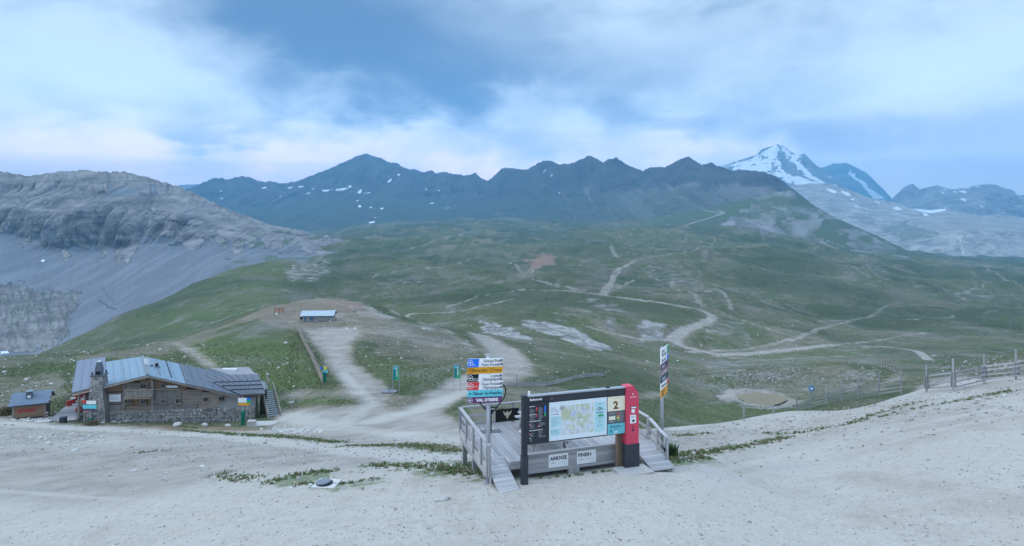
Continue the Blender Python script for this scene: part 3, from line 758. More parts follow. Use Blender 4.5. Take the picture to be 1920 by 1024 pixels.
# 1. limestone wall with scree fans on the left
def paint_scree(c, px, py, t, X, Y, Z, g):
    cb = np.interp(px, [-300, 0, 100, 200, 300, 400, 480, 560, 620], [445, 440, 462, 465, 456, 464, 470, 472, 466])
    fan = -20 + np.abs(fbm(px / 30, py * 0 + 3, 2, 5, .5)) * 75 + fbm(px / 9, py / 40, 3, 8, .6) * 8
    c[..., 2] = sstep(-6, 10, py - cb - fan + 4)
    chute = sstep(0.25, 0.6, fbm(px / 13 + py / 90, py / 60, 3, 15, .6)) * (py > 345)
    c[..., 2] = np.maximum(c[..., 2], chute * .65)
    c[..., 2] = np.maximum(c[..., 2], ell(px, py, 240, 360, 28, 10, 0, 4, .4) * .9)
    low = pol(px, py, [(-300, 560), (-60, 545), (30, 530), (60, 545), (100, 545), (150, 552), (130, 585), (125, 620), (105, 650), (60, 660), (-300, 670)], 22, 16)
    c[..., 2] *= 1 - low * .8
    c[..., 1] = low * sstep(-.1, .4, fbm(px / 7, py / 10, 4, 19, .6)) * .55
    c[..., 1] = np.maximum(c[..., 1], .6 * sstep(.1, .4, fbm(px / 30, py / 6, 3, 29)) * (px > 420) * sstep(410, 440, py))
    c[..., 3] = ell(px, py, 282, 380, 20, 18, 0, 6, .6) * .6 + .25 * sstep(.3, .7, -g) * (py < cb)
    c[..., 3] = np.maximum(c[..., 3], low * .75 * sstep(-.2, .35, fbm(px / 6, py / 14, 4, 45, .6)))
    seam = np.abs(py - np.interp(px, [185, 212, 214], [535, 570, 580])) < 1.6
    c[..., 3] = np.maximum(c[..., 3], (seam & (px > 185) & (px < 216)).astype(np.float32))
    seam = np.abs(py - np.interp(px, [180, 200, 214], [562, 575, 580])) < 2.0
    c[..., 3] = np.maximum(c[..., 3], (seam & (px > 182) & (px < 216)).astype(np.float32))
    strk = sstep(-.1, .55, fbm(px / 5 + py / 60, py / 85, 4, 25, .6)) * c[..., 2] * (py > cb - 10)
    c[..., 3] = np.maximum(c[..., 3], strk * .16)
    c[..., 0] = ell(px, py, 77, 489, 3.0, 2.2) + ell(px, py, 8, 661, 10, 2.0) 
M_scree = mountain_material('limestone_wall', (0.105, 0.10, 0.10), (0.31, 0.297, 0.28), (0.150, 0.160, 0.175), (0.07, 0.09, 0.045), 0.028, bdist=12, strat=.06)
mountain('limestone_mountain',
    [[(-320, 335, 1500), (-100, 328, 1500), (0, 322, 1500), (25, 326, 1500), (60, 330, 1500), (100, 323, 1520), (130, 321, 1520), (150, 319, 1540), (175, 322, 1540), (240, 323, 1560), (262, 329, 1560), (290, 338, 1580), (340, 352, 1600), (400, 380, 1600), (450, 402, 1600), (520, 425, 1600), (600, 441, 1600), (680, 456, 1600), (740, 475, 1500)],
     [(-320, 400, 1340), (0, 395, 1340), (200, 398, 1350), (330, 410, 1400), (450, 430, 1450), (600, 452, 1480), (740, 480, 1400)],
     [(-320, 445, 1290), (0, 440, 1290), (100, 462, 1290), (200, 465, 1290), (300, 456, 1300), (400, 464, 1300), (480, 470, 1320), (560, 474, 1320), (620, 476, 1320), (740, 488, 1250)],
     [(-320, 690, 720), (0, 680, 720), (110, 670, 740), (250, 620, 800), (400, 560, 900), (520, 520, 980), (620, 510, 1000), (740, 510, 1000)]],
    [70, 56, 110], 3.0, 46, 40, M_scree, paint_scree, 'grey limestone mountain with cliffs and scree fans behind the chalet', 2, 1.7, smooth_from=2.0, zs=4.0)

# 2. long dark ridge
RDG = "330 366;352 355;380 343;404 333;426 338;445 332;468 332;482 340;512 341;527 344;556 340;587 329;621 315;652 301;681 289;687 289;699 293;715 297;731 305;743 306;767 319;777 318;792 326;799 321;809 319;821 326;831 323;846 326;868 329;892 325;900 332;912 340;922 333;938 319;947 314;967 318;987 318;1003 310;1025 300;1037 305;1053 308;1072 307;1087 300;1100 294;1106 291;1116 297;1130 305;1141 300;1150 299;1155 295;1166 303;1181 312;1205 320;1216 315;1231 312;1247 315;1269 302;1278 298;1291 293;1300 299;1316 309;1334 306;1344 312;1353 313;1369 318;1387 319;1416 319;1437 324;1462 335;1481 351;1510 372;1535 392;1575 414"
ridge = []
for s in RDG.split(';'):
    x_, y_ = (float(v) for v in s.split())
    ridge.append((x_, y_, float(np.interp(x_, [330, 500, 700, 900, 1000, 1300, 1480, 1575], [5400, 5600, 5900, 5000, 4600, 3700, 3000, 2700]))))
SNOW = [(496, 352, 9, 2), (410, 372, 6, 3), (412, 358, 3, 4), (450, 370, 4, 2), (525, 369, 10, 2), (545, 352, 12, 2), (565, 350, 7, 2.5), (585, 354, 9, 2), (610, 357, 14, 3), (640, 354, 16, 4), (652, 349, 5, 5), (676, 358, 5, 8), (690, 362, 8, 2), (730, 338, 8, 3), (747, 328, 4, 4), (678, 387, 5, 5), (698, 389, 7, 3), (717, 391, 5, 2.5), (675, 377, 4, 1.5), (695, 417, 10, 2.5), (702, 408, 2.5, 1.5), (823, 357, 4, 3), (807, 381, 5, 2), (525, 387, 3, 1.5), (1022, 320, 7, 1.6), (1035, 328, 6, 1.5), (1050, 361, 3, 1.5), (1033, 368, 2, 1), (961, 419, 6, 1.6), (800, 355, 3, 1.5), (745, 355, 2, 1.5), (575, 362, 6, 1.5), (596, 348, 4, 1.2), (430, 360, 3, 1.5), (838, 390, 4, 1.2)]
def paint_dark(c, px, py, t, X, Y, Z, g):
    for k, (a, b_, r1, r2_) in enumerate(SNOW):
        rot = -0.9 if a > 1000 and b_ < 340 else (-.7 if 720 < a < 760 else -.15)
        c[..., 0] = np.maximum(c[..., 0], ell(px, py, a, b_, r1 * .62, r2_ * .5, rot, k, 1.5))
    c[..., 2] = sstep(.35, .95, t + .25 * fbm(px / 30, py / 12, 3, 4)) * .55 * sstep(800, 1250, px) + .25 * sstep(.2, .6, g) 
    c[..., 1] = sstep(.72, 1.0, t + .15 * fbm(px / 25, py / 7, 4, 14)) * .5 * (1 - .45 * sstep(1250, 1450, px))
M_dark = mountain_material('dark_schist', (0.032, 0.036, 0.042), (0.085, 0.085, 0.085), (0.12, 0.118, 0.115), (0.05, 0.065, 0.035), 0.008, bdist=22)
mountain('dark_mountain_ridge', [ridge,
     [(330, 395, 4900), (700, 372, 4900), (900, 380, 4400), (1100, 368, 3800), (1300, 358, 3200), (1420, 360, 2900), (1500, 385, 2700), (1575, 420, 2550)],
     [(330, 432, 3700), (700, 428, 3500), (900, 424, 3300), (1100, 424, 3050), (1300, 405, 2650), (1450, 400, 2500), (1575, 432, 2400)],
     [(330, 445, 3200), (900, 436, 3000), (1100, 445, 2600), (1300, 440, 2300), (1575, 460, 2200)]],
    [90, 70, 12], 2.3, 85, 130, M_dark, paint_dark, 'long dark jagged ridge with a pyramid summit and small snow patches', 7, 1.5, smooth_from=9, zs=2.2)

# 3. grey-green shoulder descending to the right
def paint_sh(c, px, py, t, X, Y, Z, g):
    gs = pol(px, py, [(1415, 350), (1490, 355), (1550, 412), (1530, 445), (1600, 470), (1520, 460), (1430, 430), (1400, 395)], 34, 20)
    gs2 = pol(px, py, [(1570, 428), (1640, 440), (1700, 478), (1640, 478), (1590, 455)], 26, 14)
    c[..., 2] = np.maximum(np.maximum(gs, gs2) * (.62 + .4 * fbm(px / 30, py / 14, 4, 16)), sstep(-.1, .5, fbm(px / 40, py / 12, 4, 6)) * .7)
    brown = pol(px, py, [(1380, 405), (1450, 415), (1480, 440), (1420, 450), (1350, 425)], 8, 4)
    c[..., 1] = np.clip(1 - c[..., 2] * .8 - brown * .6, 0, 1)
    for pts in ([(1345, 392), (1362, 400), (1346, 404), (1330, 410), (1300, 418), (1270, 428)], [(1362, 400), (1330, 396), (1300, 388)], [(1400, 412), (1460, 440), (1510, 462), (1580, 470)], [(1600, 470), (1700, 482)]):
        q = np.array(pts, float)
        for k in range(len(q) - 1):
            a, b_ = q[k], q[k + 1]
            tt = np.clip(((px - a[0]) * (b_[0] - a[0]) + (py - a[1]) * (b_[1] - a[1])) / ((b_ - a) ** 2).sum(), 0, 1)
            d = np.hypot(px - a[0] - tt * (b_[0] - a[0]), (py - a[1] - tt * (b_[1] - a[1])) * 1.6)
            m_ = (d < 1.7)
            c[..., 1][m_] = 0; c[..., 2][m_] = 1.6
M_sh = mountain_material('shale_shoulder', (0.10, 0.10, 0.10), (0.21, 0.20, 0.19), (0.20, 0.197, 0.195), (0.062, 0.082, 0.042), 0.02, bdist=10)
mountain('shale_shoulder', [[(1100, 426, 3000), (1200, 412, 2700), (1300, 396, 2550), (1400, 374, 2450), (1450, 362, 2420), (1482, 356, 2400), (1530, 388, 2400), (1570, 410, 2300), (1640, 440, 2200), (1700, 470, 2100), (1800, 486, 2080), (1920, 499, 2050), (2230, 512, 2050)],
     [(1100, 445, 2200), (1300, 430, 1900), (1450, 418, 1850), (1570, 445, 1800), (1700, 488, 1700), (1920, 508, 1700), (2230, 520, 1700)],
     [(1100, 470, 1500), (1300, 478, 1300), (1450, 490, 1150), (1600, 508, 1200), (1700, 525, 1250), (1920, 535, 1350), (2230, 540, 1350)]],
    [60, 60], .5, 14, 60, M_sh, paint_sh, 'grey and green shale shoulder sloping down to the right', 12, 1.7, cat='hill')

# 4. glaciated peak, 5. blue pyramid behind it, 6. pale plateau, 7. far right cliffs
def paint_gm(c, px, py, t, X, Y, Z, g):
    s = pol(px, py, [(1360, 318), (1384, 305), (1410, 298), (1432, 286), (1456, 271), (1468, 282), (1462, 296), (1470, 306), (1462, 318), (1440, 326), (1400, 322)], 9, 6)
    for pts in ([(1436, 326), (1455, 318), (1466, 310), (1470, 322), (1486, 330), (1512, 335), (1530, 344), (1490, 350), (1460, 340)], [(1488, 292), (1500, 290), (1508, 294), (1512, 312), (1530, 330), (1552, 345), (1576, 350), (1545, 350), (1520, 334), (1502, 312)], [(1466, 274), (1480, 280), (1500, 291), (1490, 294), (1474, 286)]):
        s = np.maximum(s, pol(px, py, pts, 8, 6))
    crev = sstep(.15, .5, fbm(px / 10, py / 2.2, 4, 33, .6))
    c[..., 0] = s * (1 - .62 * crev) * (1 - .7 * sstep(.25, .5, fbm(px / 16, py / 9, 4, 37, .6)))
    c[..., 0] = np.maximum(c[..., 0], .75 * sstep(.3, .5, fbm(px / 7, py / 4, 4, 39, .6)) * (py < 335))
    c[..., 2] = .3 * sstep(.2, .7, g)
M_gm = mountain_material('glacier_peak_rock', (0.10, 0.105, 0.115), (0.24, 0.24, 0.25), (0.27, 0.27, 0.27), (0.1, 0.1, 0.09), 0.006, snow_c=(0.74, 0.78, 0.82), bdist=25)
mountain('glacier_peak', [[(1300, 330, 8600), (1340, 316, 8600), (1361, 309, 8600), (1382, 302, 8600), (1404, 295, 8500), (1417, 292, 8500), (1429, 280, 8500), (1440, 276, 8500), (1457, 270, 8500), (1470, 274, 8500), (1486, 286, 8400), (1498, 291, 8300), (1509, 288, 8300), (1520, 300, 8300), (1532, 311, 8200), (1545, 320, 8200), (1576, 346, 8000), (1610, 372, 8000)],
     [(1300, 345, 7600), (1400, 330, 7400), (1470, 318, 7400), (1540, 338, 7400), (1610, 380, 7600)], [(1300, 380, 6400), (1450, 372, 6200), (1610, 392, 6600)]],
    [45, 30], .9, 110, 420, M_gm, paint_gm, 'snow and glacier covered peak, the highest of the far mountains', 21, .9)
def paint_gc(c, px, py, t, X, Y, Z, g):
    c[..., 0] = pol(px, py, [(1594, 315), (1602, 322), (1630, 352), (1660, 374), (1640, 372), (1612, 350)], 3, 3) * .9
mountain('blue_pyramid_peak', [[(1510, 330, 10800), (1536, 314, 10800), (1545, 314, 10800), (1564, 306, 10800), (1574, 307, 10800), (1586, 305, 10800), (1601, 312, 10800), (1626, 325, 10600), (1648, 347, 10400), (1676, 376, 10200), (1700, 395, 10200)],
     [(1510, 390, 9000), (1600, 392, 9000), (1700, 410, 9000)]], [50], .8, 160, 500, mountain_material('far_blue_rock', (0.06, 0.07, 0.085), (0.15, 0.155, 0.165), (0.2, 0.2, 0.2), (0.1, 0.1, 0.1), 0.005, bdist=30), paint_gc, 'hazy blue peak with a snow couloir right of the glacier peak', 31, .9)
def paint_cl(c, px, py, t, X, Y, Z, g):
    for k, (a, b_, r1, r2_) in enumerate([(1773, 356, 10, 2.5), (1790, 360, 5, 2), (1802, 359, 9, 4), (1800, 374, 10, 4), (1832, 350, 6, 1.6), (1765, 361, 4, 2), (1838, 387, 5, 2), (1880, 395, 4, 1.4), (1896, 400, 3, 1.4)]):
        c[..., 0] = np.maximum(c[..., 0], ell(px, py, a, b_, r1 * .7, r2_ * .65, .3, k + 50, 1.2))
    c[..., 2] = .4 * sstep(.1, .6, g)
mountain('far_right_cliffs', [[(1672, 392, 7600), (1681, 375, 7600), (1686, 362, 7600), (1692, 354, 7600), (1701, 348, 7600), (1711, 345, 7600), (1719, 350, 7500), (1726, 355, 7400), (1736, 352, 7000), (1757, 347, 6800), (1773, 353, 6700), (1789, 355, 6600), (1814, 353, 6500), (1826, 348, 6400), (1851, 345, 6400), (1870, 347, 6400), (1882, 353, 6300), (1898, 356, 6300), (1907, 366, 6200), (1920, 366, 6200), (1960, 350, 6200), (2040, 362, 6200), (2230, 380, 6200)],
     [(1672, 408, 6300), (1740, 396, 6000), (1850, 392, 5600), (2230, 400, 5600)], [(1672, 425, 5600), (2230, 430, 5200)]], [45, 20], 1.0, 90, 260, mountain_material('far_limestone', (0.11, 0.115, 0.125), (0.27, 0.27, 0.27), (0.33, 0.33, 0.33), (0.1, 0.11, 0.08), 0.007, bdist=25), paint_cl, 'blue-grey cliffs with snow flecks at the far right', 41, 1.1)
def paint_pl(c, px, py, t, X, Y, Z, g):
    for k, (a, b_, r1, r2_) in enumerate([(1562, 359, 14, 4), (1585, 362, 14, 4), (1600, 374, 6, 1.8), (1645, 380, 6, 1.6), (1683, 391, 8, 4.5), (1735, 402, 9, 3.5), (1613, 388, 9, 1.3), (1625, 391, 4, 1.3)]):
        c[..., 0] = np.maximum(c[..., 0], ell(px, py, a, b_, r1 * .8, r2_ * .65, .35, k + 70, 1.1))
    c[..., 0] = np.maximum(c[..., 0], pol(px, py, [(1712, 391), (1776, 391), (1770, 396), (1745, 400), (1722, 396)], 3, 1) * .8)
    gm = pol(px, py, [(1650, 428), (1700, 415), (1760, 440), (1690, 452)], 10, 6)
    lo = sstep(-12, 16, py - np.interp(px, [1500, 1640, 1700, 1800, 1920, 2230], [420, 440, 452, 458, 470, 480]) + 14 * fbm(px / 20, py / 14, 4, 5))
    c[..., 1] = np.maximum(gm * .5, lo * .55 * sstep(-.2, .3, fbm(px / 12, py / 14, 4, 15)))
    c[..., 3] = np.maximum(ell(px, py, 1562, 393, 13, 8, .2, 5, .5), ell(px, py, 1622, 413, 15, 8, .2, 6, .5)) * .55
    ch = np.abs(px - np.interp(py, [445, 462, 478], [1803, 1808, 1814]) - fbm(px / 4, py / 4, 3, 3) * 2) < 2.6
    c[..., 2] = np.maximum(.25 + 0 * px, (ch & (py > 440)).astype(np.float32) * 1.3)
M_pl = mountain_material('pale_limestone_plateau', (0.17, 0.168, 0.165), (0.38, 0.37, 0.35), (0.42, 0.41, 0.39), (0.06, 0.08, 0.045), 0.012, bdist=14)
mountain('limestone_plateau', [[(1440, 372, 5200), (1480, 350, 5200), (1495, 347, 5200), (1520, 344, 5200), (1557, 344, 5200), (1601, 359, 5000), (1632, 372, 4900), (1679, 380, 4700), (1710, 391, 4600), (1745, 394, 4500), (1780, 391, 4400), (1800, 397, 4300), (1840, 405, 4200), (1870, 402, 4200), (1920, 408, 4200), (2230, 420, 4200)],
     [(1440, 400, 4500), (1560, 392, 4300), (1680, 412, 4000), (1760, 415, 3700), (1850, 418, 3600), (2230, 435, 3600)],
     [(1440, 440, 3600), (1600, 450, 3400), (1720, 442, 3100), (1800, 432, 3000), (1860, 432, 3000), (2230, 450, 3000)], [(1440, 480, 2700), (1700, 490, 2600), (1920, 515, 2500), (2230, 525, 2500)]],
    [40, 40, 60], .8, 26, 70, M_pl, paint_pl, 'pale rocky limestone plateau and dome with snow patches', 51, 1.1)
mountain('distant_crest', [[(300, 360, 9500), (338, 347, 9500), (350, 346, 9500), (362, 346, 9500), (375, 345, 9500), (420, 352, 9500)], [(300, 380, 8800), (420, 380, 8800)]], [14], .6, 60, 400, M_gm, lambda *a: None, 'faint distant crest seen just right of the limestone mountain', 61, 1.2)
mountain('distant_crest', [[(750, 330, 8200), (762, 322, 8200), (777, 317, 8200), (790, 322, 8200), (812, 326, 8200), (829, 322, 8200), (850, 332, 8200)], [(750, 350, 7800), (850, 350, 7800)]], [14], .6, 60, 400, M_gm, lambda *a: None, 'faint distant crest peeping over the ridge right of the pyramid summit', 63, 1.2)

# ------------------------------------------------------------------ haze: the blue evening air
def box_mesh(name, lo, hi):
    (x0, y0, z0), (x1, y1, z1) = lo, hi
    v = np.array([[x0, y0, z0], [x1, y0, z0], [x1, y1, z0], [x0, y1, z0], [x0, y0, z1], [x1, y0, z1], [x1, y1, z1], [x0, y1, z1]], float)
    f = np.array([[0, 3, 2, 1], [4, 5, 6, 7], [0, 1, 5, 4], [1, 2, 6, 5], [2, 3, 7, 6], [3, 0, 4, 7]])
    return new_mesh(name, v, f, None, False)
mh = bpy.data.materials.new('evening_haze'); mh.use_nodes = True
mh.node_tree.nodes.clear()
ho = nd(mh.node_tree, 'ShaderNodeOutputMaterial'); hv = nd(mh.node_tree, 'ShaderNodeVolumePrincipled')
hv.inputs['Color'].default_value = (0.22, 0.62, 1.0, 1); hv.inputs['Density'].default_value = 0.000125; hv.inputs['Anisotropy'].default_value = 0.0
lk(mh.node_tree, hv.outputs[0], ho.inputs['Volume'])
put('haze', box_mesh('haze', (-12000, -3000, -252), (12000, 12300, 960)), mh, 'thin blue evening haze filling the valley air', 'haze', 'stuff')

# ------------------------------------------------------------------ mesh helpers for built things
class MB:
    def __init__(s):
        s.v = []; s.f = []
    def add(s, vs, fs):
        o = len(s.v); s.v += [tuple(v) for v in vs]; s.f += [tuple(i + o for i in q) for q in fs]; return s
    def box(s, c, d, M=None):
        x, y, z = (q / 2 for q in d)
        vs = [Vector((sx * x, sy * y, sz * z)) for sz in (-1, 1) for sx, sy in ((-1, -1), (1, -1), (1, 1), (-1, 1))]
        if M is not None:
            vs = [M @ v for v in vs]
        c = Vector(c)
        return s.add([v + c for v in vs], [(0, 3, 2, 1), (4, 5, 6, 7), (0, 1, 5, 4), (1, 2, 6, 5), (2, 3, 7, 6), (3, 0, 4, 7)])
    def bx(s, x0, x1, y0, y1, z0, z1):
        return s.box(((x0 + x1) / 2, (y0 + y1) / 2, (z0 + z1) / 2), (abs(x1 - x0), abs(y1 - y0), abs(z1 - z0)))
    def beam(s, a, b, w, h, up=(0, 0, 1)):
        """rectangular bar from a to b, w across and h along 'up'"""
        a = Vector(a); b = Vector(b); d = b - a; L = d.length; d.normalize()
        u = Vector(up); u = u - d * u.dot(d)
        if u.length < 1e-4:
            u = Vector((0, 1, 0)) - d * d.y
        u.normalize(); r = d.cross(u)
        vs = []
        for e in (a, b):
            for sr, su in ((-1, -1), (1, -1), (1, 1), (-1, 1)):
                vs.append(e + r * (sr * w / 2) + u * (su * h / 2))
        return s.add(vs, [(0, 3, 2, 1), (4, 5, 6, 7), (0, 1, 5, 4), (1, 2, 6, 5), (2, 3, 7, 6), (3, 0, 4, 7)])
    def tube(s, pts, r, n=8, cap=True):
        pts = [Vector(p) for p in pts]; rs = r if isinstance(r, (list, tuple)) else [r] * len(pts)
        rings = []
        for k, p in enumerate(pts):
            d = (pts[min(k + 1, len(pts) - 1)] - pts[max(k - 1, 0)]).normalized()
            a = d.cross(Vector((0, 1, 0)) if abs(d.y) < .9 else Vector((1, 0, 0))).normalized(); b = d.cross(a)
            rings.append([p + (a * math.cos(2 * math.pi * i / n) + b * math.sin(2 * math.pi * i / n)) * rs[k] for i in range(n)])
        vs = [v for rg in rings for v in rg]; fs = []
        for k in range(len(pts) - 1):
            for i in range(n):
                j = (i + 1) % n
                fs.append((k * n + i, k * n + j, (k + 1) * n + j, (k + 1) * n + i))
        if cap:
            fs.append(tuple(range(n))[::-1]); fs.append(tuple((len(pts) - 1) * n + i for i in range(n)))
        return s.add(vs, fs)
    def prism(s, poly, y0, y1):
        """outline in the local x-z plane given thickness from y0 (front) to y1"""
        n = len(poly)
        vs = [(x, y0, z) for x, z in poly] + [(x, y1, z) for x, z in poly]
        fs = [tuple(range(n)), tuple(range(2 * n - 1, n - 1, -1))]
        for i in range(n):
            j = (i + 1) % n
            fs.append((i, i + n, j + n, j))
        return s.add(vs, fs)
    def slab(s, q, t):
        """a sheet of thickness t hung below the quad q"""
        q = [Vector(p) for p in q]; nrm = (q[1] - q[0]).cross(q[3] - q[0]).normalized()
        if nrm.z < 0: nrm = -nrm
        lo = [p - nrm * t for p in q]; n = len(q)
        fs = [tuple(range(n)), tuple(range(2 * n - 1, n - 1, -1))] + [(i, i + n, (i + 1) % n + n, (i + 1) % n) for i in range(n)]
        return s.add(q + lo, fs)
    def disc(s, c, r, y0, y1, n=20):
        return s.prism([(c[0] + r * math.cos(2 * math.pi * i / n), c[1] + r * math.sin(2 * math.pi * i / n)) for i in range(n)], y0, y1)
    def mesh(s, name='m', smooth=False):
        me = bpy.data.meshes.new(name); me.from_pydata(s.v, [], s.f)
        bm = bmesh.new(); bm.from_mesh(me); bmesh.ops.recalc_face_normals(bm, faces=bm.faces); bm.to_mesh(me); bm.free()
        if smooth:
            me.polygons.foreach_set('use_smooth', np.ones(len(me.polygons), bool))
        return me
    def build(s, name, mat, parent=None, smooth=False, **kw):
        return put(name, s.mesh(name, smooth), mat, parent=parent, **kw)

def thing(name, label, cat, loc=(0, 0, 0), rz=0.0, group=None):
    o = bpy.data.objects.new(name, None); COL.objects.link(o)
    o.empty_display_size = .2
    o.location = loc; o.rotation_euler = (0, 0, rz)
    o['label'] = label; o['category'] = cat
    if group: o['group'] = group
    return o

# ---- materials for built things
def paint_mat(name, col, rough=0.55, metal=0.0, spec=0.4, dirt_=0.25, scale=3.0, bumpd=0.0):
    m, nt, b = principled(name, rough, spec)
    b.inputs['Metallic'].default_value = metal
    tcn = nd(nt, 'ShaderNodeTexCoord'); o = tcn.outputs['Object']
    n1 = noise(nt, o, scale, 5, .65); n2 = noise(nt, o, scale * 9, 3, .6)
    f = mth(nt, 'MULTIPLY', ramp(nt, mth(nt, 'ADD', mth(nt, 'MULTIPLY', n1, .7), mth(nt, 'MULTIPLY', n2, .3)), (.42, .75)), dirt_)
    c = mixc(nt, f, col, tuple(v * .55 + .05 for v in col))
    lk(nt, c, b.inputs['Base Color'])
    lk(nt, mth(nt, 'ADD', rough - .08, mth(nt, 'MULTIPLY', n1, .16)), b.inputs['Roughness'])
    if bumpd:
        lk(nt, bump(nt, mth(nt, 'ADD', n1, mth(nt, 'MULTIPLY', n2, .3)), bumpd, .5), b.inputs['Normal'])
    return m

def wood_mat(name, ca, cb, along='x', scale=1.0, var=.35):
    m, nt, b = principled(name, .85, .2)
    tcn = nd(nt, 'ShaderNodeTexCoord'); o = tcn.outputs['Object']
    oi = nd(nt, 'ShaderNodeObjectInfo')
    st = {'x': (.35, 7, 7), 'y': (7, .35, 7), 'z': (7, 7, .35)}[along]
    mp = nd(nt, 'ShaderNodeVectorMath', operation='MULTIPLY_ADD'); lk(nt, o, mp.inputs[0]); mp.inputs[1].default_value = tuple(v * scale for v in st)
    cmbv = nd(nt, 'ShaderNodeCombineXYZ')
    for k in range(3): lk(nt, mth(nt, 'MULTIPLY', oi.outputs['Random'], 37.0 + k * 11), cmbv.inputs[k])
    lk(nt, cmbv.outputs[0], mp.inputs[2])
    n1 = noise(nt, mp.outputs[0], 1.6, 6, .65, .6); n2 = noise(nt, mp.outputs[0], 6, 4, .6)
    f = ramp(nt, mth(nt, 'ADD', mth(nt, 'MULTIPLY', n1, .7), mth(nt, 'MULTIPLY', n2, .3)), (.3, .7))
    c = mixc(nt, f, ca, cb)
    hs = nd(nt, 'ShaderNodeHueSaturation'); lk(nt, c, hs.inputs['Color'])
    lk(nt, mth(nt, 'ADD', 1 - var / 2, mth(nt, 'MULTIPLY', oi.outputs['Random'], var)), hs.inputs['Value'])
    lk(nt, hs.outputs[0], b.inputs['Base Color'])
    lk(nt, bump(nt, n1, .012, .6), b.inputs['Normal'])
    return m

W_deckx = wood_mat('weathered_deck_wood_across', (0.27, 0.265, 0.275), (0.45, 0.44, 0.445), 'x')
W_decky = wood_mat('weathered_deck_wood', (0.27, 0.265, 0.275), (0.45, 0.44, 0.445), 'y')
W_post = wood_mat('weathered_post_wood', (0.24, 0.24, 0.25), (0.40, 0.395, 0.40), 'z')
W_brown = wood_mat('brown_larch_upright', (0.10, 0.072, 0.05), (0.24, 0.175, 0.125), 'z', 1.2)
W_brownx = wood_mat('brown_larch_boards', (0.17, 0.105, 0.065), (0.37, 0.25, 0.165), 'x', 1.2)
W_oldx = wood_mat('silvered_larch_boards', (0.19, 0.15, 0.118), (0.38, 0.32, 0.27), 'x', 1.2)
W_dark = wood_mat('dark_timber', (0.055, 0.045, 0.038), (0.12, 0.10, 0.085), 'x')
C_galv = paint_mat('galvanised_steel', (0.42, 0.44, 0.47), .45, .55, .5, .3)
C_anth = paint_mat('anthracite_steel', (0.020, 0.025, 0.034), .5, 0, .4, .15)
C_anth2 = paint_mat('anthracite_panel', (0.032, 0.038, 0.048), .5, 0, .4, .15)
C_black = paint_mat('black_print', (0.010, 0.011, 0.014), .5, 0, .3, .1)
C_ink = paint_mat('navy_lettering', (0.016, 0.024, 0.045), .6, 0, .2, 0)
C_white = paint_mat('white_sign_face', (0.78, 0.79, 0.79), .5, 0, .4, .08)
C_whitel = paint_mat('white_lettering', (0.82, 0.82, 0.82), .6, 0, .2, 0)
C_red = paint_mat('totem_red', (0.62, 0.055, 0.105), .5, 0, .4, .10)
C_sred = paint_mat('sign_red', (0.62, 0.035, 0.045), .5, 0, .4, .08)
C_blue = paint_mat('sign_blue', (0.012, 0.16, 0.72), .5, 0, .4, .06)
C_green = paint_mat('sign_green', (0.01, 0.36, 0.16), .5, 0, .4, .06)
C_orange = paint_mat('sign_orange', (0.72, 0.33, 0.012), .5, 0, .4, .08)
C_cyan = paint_mat('sign_cyan', (0.12, 0.55, 0.62), .5, 0, .4, .06)
C_purple = paint_mat('sign_purple', (0.105, 0.035, 0.125), .5, 0, .4, .08)
C_mauve = paint_mat('sign_mauve', (0.27, 0.17, 0.17), .5, 0, .4, .08)
C_teal = paint_mat('sign_dark_teal', (0.018, 0.06, 0.085), .5, 0, .4, .08)
C_cream = paint_mat('cream_panel', (0.82, 0.76, 0.58), .5, 0, .4, .05)
C_brownp = paint_mat('brown_print', (0.17, 0.075, 0.018), .6, 0, .2, 0)
C_grey = paint_mat('grey_panel', (0.13, 0.135, 0.145), .5, 0, .4, .1)
C_aqua = paint_mat('aqua_panel', (0.14, 0.48, 0.55), .5, 0, .4, .06)
C_paleaq = paint_mat('pale_aqua_print', (0.45, 0.70, 0.72), .5, 0, .4, .05)
C_pad = paint_mat('green_padding', (0.006, 0.135, 0.095), .6, 0, .3, .25)
C_conc = paint_mat('concrete', (0.40, 0.39, 0.375), .9, 0, .2, .45, 2.0, .01)
C_tan = paint_mat('tan_emblem', (0.52, 0.45, 0.34), .6, 0, .2, .05)
C_yel = paint_mat('yellow_print', (0.75, 0.62, 0.10), .6, 0, .2, .05)
C_grn2 = paint_mat('banner_teal', (0.010, 0.22, 0.23), .5, 0, .4, .05)
C_lime = paint_mat('banner_green', (0.03, 0.38, 0.15), .5, 0, .4, .05)

_txt = {}
def text_mesh(s, size=1.0, bold=.02):
    key = (s, bold)
    if key not in _txt:
        cu_ = bpy.data.curves.new('t', 'FONT'); cu_.body = s; cu_.size = 1.0; cu_.offset = bold; cu_.resolution_u = 3; cu_.extrude = 0.0
        ob = bpy.data.objects.new('t', cu_); COL.objects.link(ob)
        dg = bpy.context.evaluated_depsgraph_get(); me = bpy.data.meshes.new_from_object(ob.evaluated_get(dg))
        co = np.zeros(len(me.vertices) * 3, np.float32); me.vertices.foreach_get('co', co); co = co.reshape(-1, 3)
        fs = [tuple(p.vertices) for p in me.polygons]
        bpy.data.objects.remove(ob); bpy.data.curves.remove(cu_); bpy.data.meshes.remove(me)
        _txt[key] = (co, fs)
    return _txt[key]

